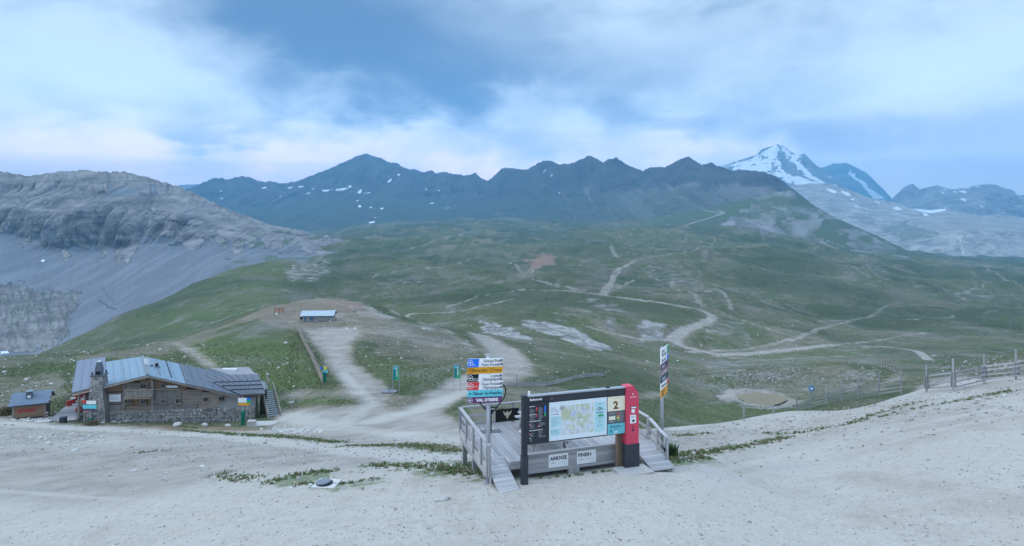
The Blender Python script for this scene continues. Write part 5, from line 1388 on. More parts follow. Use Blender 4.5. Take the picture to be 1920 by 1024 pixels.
ORG = Vector((fac(300).x, fac(300).y, ground_z(*fac(300).xy)))
ch = thing('chalet', 'large timber and stone mountain chalet with blue-grey metal roof and stone chimney', 'chalet', ORG)
def W_(v): return Vector(v) - ORG
rA = P(277, 703, 73.0); rA.z += 0; zR = rA.z
def at_z(px, py, z):
    Y = (CZ - z) * F / (py - HOR); return P(px, py, Y)
rB = at_z(267, 668, zR)
rC = P(134, 738, 72.0); rD = at_z(143, 687, rC.z)
rE = P(453, 742.5, 74.6); rF = at_z(434, 702, rE.z)

def quad(a, b, c, d, f0, f1, g0=0, g1=1):
    """part of the quad a-b (front edge) / d-c (back edge)"""
    fr = lambda f: a.lerp(b, f); bk = lambda f: d.lerp(c, f)
    p = [fr(f0).lerp(bk(f0), g0), fr(f1).lerp(bk(f1), g0), fr(f1).lerp(bk(f1), g1), fr(f0).lerp(bk(f0), g1)]
    return [W_(q) for q in p]
roof = MB().beam(W_(rA) + Vector((0, 0, .06)), W_(rB) + Vector((0, 0, .06)), .28, .10).build('ridge_cap', C_steel, ch)
NL = 9
for k in range(NL):
    f0, f1 = k / NL, (k + 1) / NL
    left = f1 > .56
    if left:
        q = quad(rA, rC, rD, rB, f0, f1, 0, 1.0)
        ext = [q[0], q[1], q[1].lerp(q[2], 1.22), q[0].lerp(q[3], 1.22)]
        q = [v + Vector((0, 0, .10)) for v in ext]
    else:
        q = quad(rA, rC, rD, rB, f0, f1)
    MB().slab(q, .09).build('roof_panel', C_roof2 if left else C_roof, ch)
    MB().beam(q[1] + Vector((0, 0, .03)), q[2] + Vector((0, 0, .03)), .03, .03).build('roof_seam', C_roof2 if left else C_roof, ch)
MB().slab([v + Vector((0, 0, .03)) for v in quad(rA, rC, rD, rB, .62, .93, .02, .30)], .02).build('roof_window', paint_mat('pale_roof_sheet', (0.33, 0.42, 0.46), .3, .2, .5, .1), ch)
for r_ in (.30, .56):
    for k in range(9):
        g = .08 + k * .1
        p = quad(rA, rC, rD, rB, r_, r_ + .012, g, g + .03)
        MB().slab([v + Vector((0, 0, .07)) for v in p], .065).build('snow_stop', C_steel, ch)
NRr = 10
for k in range(NRr):
    f0, f1 = k / NRr, (k + 1) / NRr
    q = quad(rA, rE, rF, rB, f0, f1); dark_ = f0 > .39
    MB().slab(q, .09).build('roof_panel', C_roofd if dark_ else C_roof, ch)
    MB().beam(q[1] + Vector((0, 0, .03)), q[2] + Vector((0, 0, .03)), .03, .03).build('roof_seam', C_roofd if dark_ else C_roof, ch)
for f_ in (.14, .26, .42):
    p = quad(rA, rE, rF, rB, f_, f_ + .006, .12, .98)
    MB().beam(p[0] + Vector((0, 0, .08)), p[3] + Vector((0, 0, .08)), .07, .09).build('cable_duct', C_steel if f_ != .26 else C_black, ch)
# verge boards
for a, b in ((rA, rC), (rA, rE)):
    MB().beam(W_(a) + Vector((0, .06, -.20)), W_(b) + Vector((0, .06, -.20)), .06, .24).build('verge_board', W_oldx, ch)
    MB().beam(W_(a) + Vector((0, .5, -.22)), W_(b) + Vector((0, .5, -.22)), .10, .18).build('rafter', W_dark, ch)
# vents
def vent(px, py, pyt, w, col, cap=True):
    b = P(px, py, 78.0); t_ = P(px, pyt, 78.0)
    v = MB().bx(-w, w, -w, w, -.4, (t_ - b).z).build('vent', col, ch); v.location = W_(b)
    if cap:
        c_ = MB().tube([(0, 0, (t_ - b).z), (0, 0, (t_ - b).z + .12)], [w * 1.3, w * .7], 8).build('vent_cap', C_steel, v)
vent(275, 682, 671, .22, C_white)
vent(286, 694, 690, .28, C_roof); vent(284, 690, 685, .12, C_black); vent(294, 686, 681, .14, C_black); vent(292, 697, 687, .34, C_roof, False)
vent(267, 701, 698, .10, C_black); vent(334, 708, 705, .08, C_black)

# body of the house: gable wall and sides down to the ground
zb = ORG.z - 1.2 - ORG.z
def wallpoly(pts, th, name, mat, flip=False):
    """solid wall standing on the facade plane, outline given as (px,py)"""
    q = [W_(facp(*p)) for p in pts]; n = len(q); back = [v - fn * th for v in q]
    fs = [tuple(range(n)), tuple(range(2 * n - 1, n - 1, -1))] + [(i, i + n, (i + 1) % n + n, (i + 1) % n) for i in range(n)]
    return MB().add(q + back, fs).build(name, mat, ch)
wallpoly([(192, 797), (478, 806), (478, 748), (450, 745), (278, 708.5), (192, 730)], 1.2, 'wall', W_dark)
wallpoly([(192, 770), (146, 770), (146, 742), (160, 738), (192, 730)], 4.0, 'porch_wall', W_brown).location = -fn * 1.6

def patch_boards(px0, py0, px1, py1, mat, vertical, bw, off, name='board', seed=0):
    """boarding on the facade: boards with joints, one joined sheet of small boards"""
    rr = random.Random(seed)
    a = facp(px0, py1, off); b = facp(px1, py1, off); zt = facp((px0 + px1) / 2, py0, off).z; zl_ = (a.z + b.z) / 2
    L = (Vector((b.x, b.y, 0)) - Vector((a.x, a.y, 0))).length; H = zt - zl_
    mb = MB()
    if vertical:
        n = max(1, int(L / bw))
        for k in range(n):
            d = rr.uniform(0, .03); s0 = L * k / n + .012; s1 = L * (k + 1) / n - .012
            mb.add([(s0, -d, 0), (s1, -d, 0), (s1, .05, 0), (s0, .05, 0), (s0, -d, H - rr.uniform(0, .04)), (s1, -d, H), (s1, .05, H), (s0, .05, H)], [(0, 3, 2, 1), (4, 5, 6, 7), (0, 1, 5, 4), (1, 2, 6, 5), (2, 3, 7, 6), (3, 0, 4, 7)])
    else:
        n = max(1, int(H / bw))
        for k in range(n):
            d = rr.uniform(0, .03); z0 = H * k / n + .012; z1 = H * (k + 1) / n - .012
            mb.bx(0, L, -d, .05, z0, z1)
    o = mb.build(name, mat, ch, kind='stuff')
    o.location = W_(Vector((a.x, a.y, zl_))); o.rotation_euler = (0, 0, math.atan2(fd.y, fd.x))
    return o
B = 'board_cladding'
W_browns = wood_mat('sun_browned_larch', (0.14, 0.09, 0.055), (0.40, 0.275, 0.18), 'z', 1.4)
W_greyv = wood_mat('grey_upright_larch', (0.15, 0.132, 0.12), (0.37, 0.335, 0.305), 'z', 1.4)
patch_boards(194, 722, 233, 734, W_browns, True, .22, .06, B, 1)
patch_boards(196, 736, 232, 758, W_oldx, False, .28, .12, B, 2)
patch_boards(197, 759, 232, 771, W_greyv, True, .2, .14, B, 3)
patch_boards(233, 717.5, 278, 731, W_oldx, False, .28, .14, B, 4)
patch_boards(262, 708, 292, 717, W_browns, True, .22, .08, B, 5)
patch_boards(234, 748, 285, 760, W_browns, True, .24, .05, B, 6)
patch_boards(232, 760.5, 285, 771, W_oldx, False, .3, .16, B, 7)
patch_boards(278.5, 711, 322, 730, W_browns, True, .22, .10, B, 8)
patch_boards(322, 718.5, 350, 730, W_browns, True, .22, .10, B, 18)
patch_boards(286, 730.5, 340, 757.5, W_greyv, True, .2, .12, B, 9)
patch_boards(286, 758, 370, 770, W_greyv, True, .18, .20, B, 10)
patch_boards(341, 730.5, 380, 758, W_oldx, False, .28, .10, B, 11)
patch_boards(380, 735, 409, 765, W_oldx, False, .28, .12, B, 12)
patch_boards(371, 758, 380, 768, W_oldx, False, .28, .12, B, 13)
# rendered and stone end of the facade
wallpoly([(409.5, 768), (478, 762), (478, 748), (450, 745), (409.5, 737)], .25, 'rendered_wall', S_plaster).location = fn * .13
wallpoly([(461, 764), (479, 763), (479, 744), (461, 744)], .25, 'rendered_wall', S_plaster).location = fn * .2
# balcony
bal = MB(); 
a = facp(234, 745.5, .75); b = facp(286, 745, .75)
MB().beam(W_(a), W_(b), .9, .14).build('balcony_floor', W_oldx, ch)
patch_boards(234, 732.5, 286, 745, W_greyv, True, .16, 1.1, 'balcony_rail', 21)
a = facp(233, 731.5, 1.1); b = facp(287, 731, 1.1)
MB().beam(W_(a), W_(b), .14, .10).build('balcony_hand_rail', W_oldx, ch)
a = facp(194, 771.5, .2); b = facp(372, 769.5, .2)
MB().beam(W_(a), W_(b), .35, .14).build('sill_beam', W_oldx, ch)
a = facp(372, 768, .25); b = facp(410, 766.5, .25)
MB().beam(W_(a), W_(b), .3, .10).build('sill_beam', W_dark, ch)
a = facp(284, 730.5, .22); b = facp(345, 729.5, .22)
MB().beam(W_(a), W_(b), .2, .10).build('tie_beam', W_oldx, ch)
for px in (233, 286):
    MB().beam(W_(facp(px, 772, .2)), W_(facp(px, 716 if px < 250 else 712, .2)), .22, .2, (0, 1, 0)).build('timber_post', W_greyv, ch)
# windows
def window(px0, py0, px1, py1, off=.2, fm=None):
    a = facp(px0, py1, off); b = facp(px1, py1, off); zt = facp(px0, py0, off).z
    L = (Vector((b.x - a.x, b.y - a.y, 0))).length; H = zt - a.z; t_ = .07
    o = MB().bx(-t_, 0, -.06, .05, -t_, H + t_).bx(L, L + t_, -.06, .05, -t_, H + t_).bx(0, L, -.06, .05, H, H + t_).bx(0, L, -.06, .05, -t_, 0).build('window', fm or W_oldx, ch)
    o.location = W_(a); o.rotation_euler = (0, 0, math.atan2(fd.y, fd.x))
    MB().bx(0, L, .0, .03, 0, H).build('pane', C_pane, o)
    MB().bx(L / 2 - .02, L / 2 + .02, -.03, -.001, 0, H).build('glazing_bar', fm or W_oldx, o)
    MB().bx(-t_ - .05, L + t_ + .05, -.14, -.061, -t_ - .05, -t_ + .01).build('sill', W_oldx, o)
for w in [(264.5, 721, 273, 727.5), (302.5, 720, 310, 726.5), (234.5, 750, 243.5, 756.5), (264.5, 750, 272.5, 756.5), (302, 750, 310, 756), (330, 748.5, 339, 756), (382, 745.5, 390, 753), (411, 744, 421, 751.5)]:
    window(*w, off=.26 if w[0] < 380 else .2)
MB().bx(0, 1.3, -.02, 0, 0, .25).build('name_board', C_canvas, ch).location = W_(facp(312, 727, .25))
# plinth of rubble stone
def rubble(name, corners, nu, nv, mat, seed=0, depth=.12, parent=ch):
    """rough stones laid over a quad (bottom-left, bottom-right, top-right, top-left), joined: too small to pick apart"""
    rr = random.Random(seed); a, b, c, d = [Vector(q) for q in corners]
    nrm = (b - a).cross(d - a).normalized(); mb = MB()
    if nrm.y > 0: nrm = -nrm
    for j in range(nv):
        u = rr.uniform(-.4, .4) / nu
        while u < 1:
            du = rr.uniform(.55, 1.5) / nu; dv = 1 / nv
            u0, u1 = max(u, 0) + .04 / nu, min(u + du, 1) - .04 / nu
            if u1 > u0 + .1 / nu:
                v0 = (j + .05 + rr.uniform(-.12, .12)) * dv; v1 = (j + .95 + rr.uniform(-.12, .12)) * dv
                v0 = max(v0, 0); v1 = min(v1, 1)
                pt = lambda uu, vv: a.lerp(b, uu).lerp(d.lerp(c, uu), vv)
                jx = lambda: rr.uniform(-.08, .08)
                base = [pt(u0, v0), pt(u1, v0), pt(u1, v1), pt(u0, v1)]
                pr = depth * rr.uniform(.35, 1.0); cen = sum(base, Vector()) / 4
                top = [cen + (p - cen) * rr.uniform(.72, .92) + nrm * pr for p in base]
                mb.add(base + top, [(4, 5, 6, 7), (0, 1, 5, 4), (1, 2, 6, 5), (2, 3, 7, 6), (3, 0, 4, 7)])
            u += du
    return mb.build(name, mat, parent, kind='stuff')
pq = [W_(facp(194, 797, .30)), W_(facp(478, 806, .30)), W_(facp(478, 762.5, .30)), W_(facp(194, 772, .30))]
wallpoly([(194, 797), (478, 806), (478, 762.5), (194, 772)], .35, 'plinth', S_mortar).location = fn * .29
rubble('plinth_stones', [v + fn * .0 for v in pq], 46, 6, S_stone, 3)
# chimney stack
cb_, ct_ = facp(182, 794, 1.0), facp(182, 706, 1.0)
cy0 = cb_.z; cyt = ct_.z
chim = MB()
prof = [(cy0 - .5, 1.05), (cy0 + 1.5, .98), (cy0 + 3.0, .74), (cyt, .58)]
cxy = Vector((cb_.x, cb_.y, 0)) - fn * .5
ang = math.atan2(fd.y, fd.x); Mr = Matrix.Rotation(ang, 3, 'Z')
rings = []
for z, h in prof:
    rings.append([W_(cxy + Mr @ Vector((sx * h, sy * min(h, .8), 0)) + Vector((0, 0, z))) for sx, sy in ((-1, -1), (1, -1), (1, 1), (-1, 1))])
vs_ = [v for r_ in rings for v in r_]; fs_ = []
for k in range(3):
    for i in range(4):
        j = (i + 1) % 4; fs_.append((k * 4 + i, k * 4 + j, k * 4 + 4 + j, k * 4 + 4 + i))
fs_.append((12, 13, 14, 15))
stack = MB().add(vs_, fs_).build('chimney_stack', S_mortar, ch)
for k in range(3):
    hh = prof[k + 1][0] - prof[k][0]; wq = prof[k][1] * 2
    rubble('chimney_stones', [rings[k][0], rings[k][1], rings[k + 1][1], rings[k + 1][0]], max(3, int(wq / .34)), max(3, int(hh / .26)), S_stone, 30 + k, .10, stack)
    rubble('chimney_stones', [rings[k][1], rings[k][2], rings[k + 1][2], rings[k + 1][1]], max(3, int(wq / .34)), max(3, int(hh / .26)), S_stone, 40 + k, .10, stack)
ctop = W_(cxy + Vector((0, 0, cyt)))
MB().box(ctop + Vector((0, 0, .08)), (1.35, 1.35, .14), Mr).build('chimney_slab', C_roofd, stack)
for sx, sy in ((-.5, -.5), (.5, -.5), (.5, .5), (-.5, .5)):
    MB().box(ctop + Mr @ Vector((sx, sy, .34)), (.14, .14, .38), Mr).build('chimney_cap_leg', C_roofd, stack)
MB().box(ctop + Vector((0, 0, .32)), (.6, .6, .33), Mr).build('chimney_flue', C_black, stack)
cap = []
for h, z in ((.36, .53), (.20, 1.55)):
    cap += [ctop + Mr @ Vector((sx * h, sy * h, z)) for sx, sy in ((-1, -1), (1, -1), (1, 1), (-1, 1))]
MB().add(cap, [(0, 1, 5, 4), (1, 2, 6, 5), (2, 3, 7, 6), (3, 0, 4, 7), (4, 5, 6, 7), (3, 2, 1, 0)]).build('chimney_hood', C_roofd, stack)
MB().box(ctop + Vector((0, 0, 1.60)), (.30, .30, .10), Mr).build('chimney_hood_cap', C_white, stack)
# porch and steps on the left
for px in (148, 159):
    MB().beam(W_(facp(px, 792, .6)), W_(facp(px, 741, .6)), .2, .2, (0, 1, 0)).build('porch_post', W_greyv, ch)
MB().beam(W_(facp(144, 752, .7)), W_(facp(172, 752, .7)), .14, .16).build('porch_beam', W_oldx, ch)
for k in range(8):
    z = facp(153, 793 - k * 4.6, .5 - k * .28)
    MB().box(W_(z), (1.1, .34, .09), Mr).build('porch_step', C_tread, ch)
MB().beam(W_(facp(146.5, 792, .9)), W_(facp(147, 755, -1.2)), .06, .35).build('porch_stringer', W_dark, ch)
# annexe roof and terrace on the right
q = [P(452, 741.5, 74.3), P(497, 739.5, 75.0), P(484, 703, 79.8), P(370, 706.5, 79.2)]
NA = 8
for k in range(NA):
    f0, f1 = k / NA, (k + 1) / NA
    pts = [q[0].lerp(q[1], f0), q[0].lerp(q[1], f1), q[3].lerp(q[2], f1), q[3].lerp(q[2], f0)]
    MB().slab([W_(v) + Vector((0, 0, .12)) for v in pts], .08).build('annexe_roof_panel', C_roofd, ch)
    MB().beam(W_(pts[1]) + Vector((0, 0, .15)), W_(pts[2]) + Vector((0, 0, .15)), .05, .06).build('roof_seam', C_roofd, ch)
    for g in (.22, .42, .62):
        for e in (.25, .75):
            c_ = pts[0].lerp(pts[1], e).lerp(pts[3].lerp(pts[2], e), g)
            MB().box(W_(c_) + Vector((0, 0, .17)), (.3, .07, .08)).build('snow_stop', C_black, ch)
MB().beam(W_(q[0]) + Vector((0, -.05, -.02)), W_(q[1]) + Vector((0, -.05, -.02)), .12, .18).build('gutter', W_dark, ch)
tq = [at_z(432, 703, -11.9), at_z(482, 704, -11.9), at_z(466, 688, -11.9), at_z(393, 690.5, -11.9)]
MB().slab([W_(v) for v in tq], .3).build('terrace', C_rooft, ch)
MB().bx(0, 1.9, 0, .5, 0, .25).build('roof_box', C_canvas, ch).location = W_(at_z(416, 696, -11.9))
a_, b_ = at_z(393, 690.5, -11.9), at_z(396, 693, -11.9)
wallpoly([(478.5, 800), (491, 800), (491, 741), (478.5, 741)], .3, 'annexe_wall', W_dark).location = -fn * 2.2
# outside stair on the right
st0, st1 = P(501, 733, 79.5), P(515, 789, 74.0)
dirs = (st1 - st0); hor = Vector((dirs.x, dirs.y, 0)).normalized(); side = Vector((-hor.y, hor.x, 0))
for k in range(15):
    c_ = st0.lerp(st1, (k + .5) / 15)
    MB().box(W_(c_), (.34, 1.25, .05), Matrix.Rotation(math.atan2(hor.y, hor.x), 3, 'Z')).build('stair_tread', C_tread, ch)
for s in (-1, 1):
    MB().beam(W_(st0 + side * s * .68), W_(st1 + side * s * .68), .05, .28).build('stair_stringer', W_brown, ch)
    up = Vector((0, 0, .95))
    MB().beam(W_(st0 + side * s * .68 + up), W_(st1 + side * s * .68 + up), .07, .12).build('stair_hand_rail', W_greyv, ch)
    for k in range(5):
        c_ = st0.lerp(st1, k / 4) + side * s * .68
        MB().beam(W_(c_), W_(c_ + up), .08, .08, (0, 1, 0)).build('stair_post', W_greyv, ch)
MB().box(W_(P(518, 797, 74.0)) + Vector((0, .5, 0)), (1.7, .9, .75)).build('stair_foundation', C_black, ch)
MB().slab([W_(P(486, 742, 80)), W_(P(500, 732, 79.4)), W_(P(497, 716, 84)), W_(P(484, 712, 85))], .15).build('stair_landing', C_tread, ch)
MB().beam(W_(P(505, 737, 79.8)) + Vector((0, 0, .9)), W_(P(499, 716, 84.5)) + Vector((0, 0, .9)), .06, .9).build('landing_rail', W_greyv, ch)
MB().beam(W_(facp(459, 787, 1.3)), W_(facp(478, 765, 1.3)), .12, .12).build('ramp_rail', W_greyv, ch)
MB().beam(W_(facp(479.5, 796, 1.2)), W_(facp(479.5, 770, 1.2)), .10, .10, (0, 1, 0)).build('ramp_rail', W_dark, ch)

# banner on the facade
bnr = thing('facade_banner', 'white banner hung on the chalet boards beside the chimney', 'banner', facp(204.5, 753.5, .3), ang)
MB().bx(0, 1.28, -.03, 0, 0, .82).build('cloth', C_canvas, bnr)
bars(bnr, .2, 1.08, .5, 4, C_dimw, .7, y=-.033, seed=5, hh=.03, step=.09)

# direction signs at the chalet corners, on padded posts
def post_sign(name, label, px, py, pyt, pad, plates):
    b_ = on_ground(px, py); b_ = Vector((b_.x, b_.y, b_.z)); s_ = b_.y / F
    t_ = thing(name, label, 'signpost', b_, 0)
    H = (py - pyt) * s_
    MB().tube([(0, 0, -.2), (0, 0, H)], .06, 8).build('post', C_galv, t_)
    if pad:
        MB().tube([(0, 0, (py - pad[1]) * s_), (0, 0, (py - pad[0]) * s_)], .24, 10).build('padding', C_pad, t_, False)
    for (x0, y0, x1, y1, c) in plates:
        MB().bx((x0 - px) * s_, (x1 - px) * s_, -.11, -.07, (py - y1) * s_, (py - y0) * s_).build('sign_plate', c, t_)
    return t_
post_sign('direction_sign', 'padded post with red, white and cyan plates in front of the stone chimney', 170.5, 794, 750, (794, 784), [(155.5, 750.5, 163, 755, C_sred), (163, 751, 181, 757.5, C_white), (156, 759, 182, 766, C_cyan), (157, 766.5, 180, 769, C_purple), (161, 769.5, 168, 773, C_mauve)])
post_sign('direction_sign', 'padded post with white, blue and orange plates at the right chalet corner', 455.5, 797, 744, (797, 771), [(447, 746, 463, 754.5, C_white), (463.2, 746, 470, 750, C_blue), (463.2, 750.2, 471, 755.5, C_green), (447.5, 755.6, 468, 760, C_orange)])
post_sign('direction_sign', 'small padded post with yellow and blue plates at the foot of the slat fence', 608.5, 722, 686, (716, 698), [(601, 688, 607, 691.5, C_blue), (606, 687, 613, 693, C_yel), (606, 694, 615, 699, C_cyan)])

# slabs and boxes by the right corner
def slab_thing(name, label, cat, px, py, sx, sy, sz, mat, rz=0.0, tilt=0.0):
    g = on_ground(px, py)
    o = MB().box((0, 0, sz / 2 - .08), (sx, sy, sz)).build(name, mat, None, label=label, cat=cat)
    o.location = g; o.rotation_euler = (0, tilt, rz)
    return o
slab_thing('concrete_slab', 'large pale concrete slab at the foot of the chalet stair', 'slab', 493, 797, 2.9, 1.5, .30, C_conc, .05)
slab_thing('concrete_block', 'upright pale concrete block beside the padded post', 'block', 472, 801, .8, .6, .8, C_conc, .1)
slab_thing('concrete_slab', 'thin white slab lying by the terrace and shed', 'slab', 81, 791, 1.6, .9, .18, C_conc, .15)
slab_thing('planter_box', 'dark square planter on the front edge of the terrace', 'planter', 118.5, 793, .56, .5, .75, C_anth2, .05)

# ------------------------------------------------------------------ shed with red lettering
sh_o = P(55, 782, 72.8)
sh = thing('shed', 'small timber shed with shingle roof and red lettering left of the chalet', 'shed', sh_o, R(25))
k_ = 72.8 / F
Lw = 58 * k_ / 1.2; x0_ = -Lw / 2; Hs = 25 * k_
MB().bx(x0_, -x0_, 0, 2.6, -.4, Hs).build('wall', W_dark, sh)
mb = MB()
for k in range(7):
    MB().bx(x0_, -x0_, -.05 - .01 * (k % 2), -.001, k * Hs / 7 + .01, (k + 1) * Hs / 7 - .01).build('wall_board', W_brownx, sh)
for x in (x0_, -x0_):
    MB().bx(x - .09, x + .09, -.12, -.06, -.3, Hs).build('corner_post', W_oldx, sh)
lettering(sh, 'RESTAURANT', x0_ + .35, Hs * .40, .40, -.072, C_redp, 'l', 1.8, .05)
e0, e1 = Vector((x0_ - .45, -.5, Hs - .02)), Vector((-x0_ + .45, -.5, Hs - .02)); rz_ = Hs + 1.0
g0, g1 = Vector((x0_ - .45, 1.4, rz_)), Vector((-x0_ + .45, 1.4, rz_))
MB().slab([e0, e1, g1, g0], .08).build('roof', C_roofd, sh)
MB().slab([g0 + Vector((0, .002, -.002)), g1 + Vector((0, .002, -.002)), Vector((-x0_ + .45, 3.1, Hs)), Vector((x0_ - .45, 3.1, Hs))], .08).build('roof', C_roofd, sh)
C_shing = paint_mat('slate_blue_shingle', (0.13, 0.175, 0.235), .6, .05, .4, .3, 1.5)
sm = MB().add([(-.14, 0, 0), (.14, 0, 0), (.14, .36, .03), (-.14, .36, .03), (-.14, 0, .045), (.14, 0, .045), (.14, .36, .06), (-.14, .36, .06)], [(0, 3, 2, 1), (4, 5, 6, 7), (0, 1, 5, 4), (1, 2, 6, 5), (2, 3, 7, 6), (3, 0, 4, 7)]).mesh('shingle')
sl = math.atan2(rz_ - Hs + .02, 1.9)
for r_ in range(6):
    for c_ in range(15):
        f = (r_ + .02) / 6; p = e0.lerp(g0, f)
        o = put('shingle', sm, C_shing, parent=sh)
        o.location = (x0_ - .30 + c_ * (Lw + .6) / 14.2 + (.12 if r_ % 2 else 0), p.y, p.z + .012); o.rotation_euler = (sl - .05, 0, 0)
cv_ = MB().bx(-.27, .27, -.27, .27, 0, .95).build('chimney', C_roofd, sh); cv_.location = (-.1, .6, Hs + .3)
MB().bx(-.33, .33, -.33, .33, .95, 1.03).build('chimney_cap', C_roof, cv_)
MB().bx(-.16, .16, -.285, -.271, .3, .55).build('chimney_door', C_white, cv_)
rubble('foundation_stones', [(x0_ - .3, -.5, -.75), (-x0_ + .8, -.7, -.9), (-x0_ + .8, -.3, -.15), (x0_ - .3, -.25, -.05)], 14, 3, S_white, 77, .3, sh)

# ------------------------------------------------------------------ terrace in front of the chalet
tz = P(115, 790, 72.2).z + .02
tr = thing('terrace', 'grey plank terrace between the shed and the chalet', 'terrace', (P(115, 790, 72.2).x, 72.2, tz), R(14))
tl = 13.0; tw = 3.0
tm = MB().box((0, 0, 0), (tw, .27, .05)).mesh('plank')
for k in range(45):
    o = put('plank', tm, W_deckx, parent=tr); o.location = (-.02 * k, .15 + k * .29, 0 + rng.uniform(-.004, .004))
MB().bx(-tw / 2, tw / 2, -.02, .01, -.4, -.03).build('edge_beam', W_dark, tr)
xe = -.02 * 45
for k in range(7):
    y = 6.0 + k * 1.1
    MB().bx(-tw / 2 - .02 * y * 3.4 * .0 - .1 + xe * y / 13, -tw / 2 + xe * y / 13, y, y + .08, -.2, 1.0).build('rail_post', W_oldx, tr)
MB().beam((-tw / 2 - .5, 6, 1.02), (-tw / 2 - .95, 13, 1.02), .09, .06).build('hand_rail', W_oldx, tr)
MB().beam((-tw / 2 - .95, 13.1, 1.02), (tw / 2 + .4, 13.1, 1.02), .06, .09).build('hand_rail', W_oldx, tr)
MB().bx(-tw / 2 - .95, tw / 2 + .4, 13.14, 13.18, .05, .95).build('rail_screen', W_brownx, tr)
for k in range(4):
    MB().bx(-tw / 2 - .9 + k * 1.2, -tw / 2 - .8 + k * 1.2, 13.04, 13.13, -.2, 1.0).build('rail_post', W_oldx, tr)
trM = Matrix.Translation(tr.location) @ Matrix.Rotation(R(14), 4, 'Z')
def on_terrace(x, y): return trM @ Vector((x, y, .03))
bar = thing('bar_counter', 'plywood bar counter with white top on the terrace', 'counter', on_terrace(1.15, 4.6), R(14))
MB().bx(-.75, .75, -.3, .3, 0, .95).build('front', C_ply, bar); MB().bx(-.85, .85, -.4, .4, .952, 1.02).build('top', C_white, bar)
ords = ['nearest', 'second', 'third', 'fourth', 'farthest']
for k in range(5):
    s_ = thing('bar_stool', '%s of the five red stools along the left terrace rail' % ords[k] if k in (0, 4) else '%s nearest of the five red stools along the left terrace rail' % ords[k], 'stool', on_terrace(-tw / 2 - .05 - k * .05, 6.2 + k * 1.25), R(14), 'red stools on the terrace')
    MB().tube([(0, 0, 0), (0, 0, .5)], [.28, .22], 10).build('base', C_redp, s_); MB().tube([(0, 0, .5), (0, 0, .62)], .27, 10).build('seat', C_white if k % 2 else C_redp, s_)
rb = thing('barrel', 'red and white banded barrel beside the shed door', 'barrel', on_ground(84, 783) + Vector((0, 0, .0)), 0)
for k, (z0, z1, c) in enumerate([(0, .2, C_redp), (.201, .3, C_white), (.301, .48, C_redp), (.481, .6, C_white)]):
    MB().tube([(0, 0, z0), (0, 0, z1)], .30 if k != 1 else .31, 12).build('band', c, rb)
for k, (x, y) in enumerate(((.55, 9.0), (.7, 7.6))):
    c_ = thing('terrace_chair', 'dark terrace chair %s' % ('farther from the bar counter' if k == 0 else 'just behind the bar counter'), 'chair', on_terrace(x, y), R(14 + 90), 'dark chairs on the terrace')
    MB().bx(-.3, .3, -.3, .3, .40, .46).build('seat', C_black, c_); MB().bx(-.3, .3, .27, .32, .46, .95).build('backrest', C_black, c_)
    for sx in (-.27, .27):
        for sy in (-.27, .27): MB().bx(sx - .025, sx + .025, sy - .025, sy + .025, 0, .40).build('leg', C_black, c_)
rbn = thing('terrace_banner', 'long red banner along the rear terrace railing', 'banner', on_terrace(0, 12.9), R(14))
MB().bx(-2.1, 1.6, -.03, 0, .15, .62).build('cloth', C_redp, rbn); MB().bx(-.6, -.1, -.035, -.031, .25, .5).build('print', C_canvas, rbn)
lf = thing('life_ring', 'red ring hung on a post at the front of the terrace', 'ring', on_terrace(1.42, 1.0), R(14))
MB().tube([(0, 0, -.1), (0, 0, 1.0)], .05, 8).build('post', C_black, lf); MB().tube([(.3 * math.cos(2 * math.pi * k / 16), -.08, .85 + .3 * math.sin(2 * math.pi * k / 16)) for k in range(17)], .09, 6, False).build('ring', C_redp, lf)

# ------------------------------------------------------------------ stone hut on the knoll
g1_, g2_ = on_ground(568, 603.5), on_ground(622, 602.5)
hy = (g1_.y + g2_.y) / 2; kk = hy / F
hc = Vector(((595 - 960) * kk, hy, min(g1_.z, g2_.z)))
hut = thing('stone_hut', 'low stone hut with pale blue metal roof on the knoll', 'hut', hc, R(4))
L2 = 27.5 * kk; hh = 11.5 * kk; dp = 3.6
MB().bx(-L2, L2, .12, dp, -.6, hh).build('wall', S_mortar, hut)
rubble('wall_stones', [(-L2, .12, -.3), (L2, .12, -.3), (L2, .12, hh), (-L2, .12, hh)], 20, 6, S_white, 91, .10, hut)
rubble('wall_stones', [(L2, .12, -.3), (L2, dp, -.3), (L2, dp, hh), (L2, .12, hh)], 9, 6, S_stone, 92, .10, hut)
for (a0, a1, z0, z1) in ((571, 575, .0, .92), (581, 587.5, .22, .9)):
    MB().bx((a0 - 595) * kk, (a1 - 595) * kk, -.02, .02, hh * z0, hh * z1).build('door' if z0 == 0 else 'shutter', C_door, hut)
NP = 9
for k in range(NP):
    xa_, xb_ = -L2 - .5 + (2 * L2 + 1.0) * k / NP, -L2 - .5 + (2 * L2 + 1.0) * (k + 1) / NP - .015
    MB().slab([(xa_, -.5, hh - .05), (xb_, -.5, hh - .05), (xb_, dp / 2, hh + .95), (xa_, dp / 2, hh + .95)], .08).build('roof_panel', C_roofh, hut)
    MB().slab([(xa_, dp / 2 + .005, hh + .949), (xb_, dp / 2 + .005, hh + .949), (xb_, dp + .5, hh - .05), (xa_, dp + .5, hh - .05)], .08).build('roof_panel', C_roofh, hut)
MB().bx(L2 + .3, L2 + .5, 1.6, 1.8, hh + .8, hh + 1.1).build('lamp', C_white, hut)
MB().box((-L2 - .35, .3, hh * .55), (.5, .6, .55)).build('wall_vent', C_black, hut)

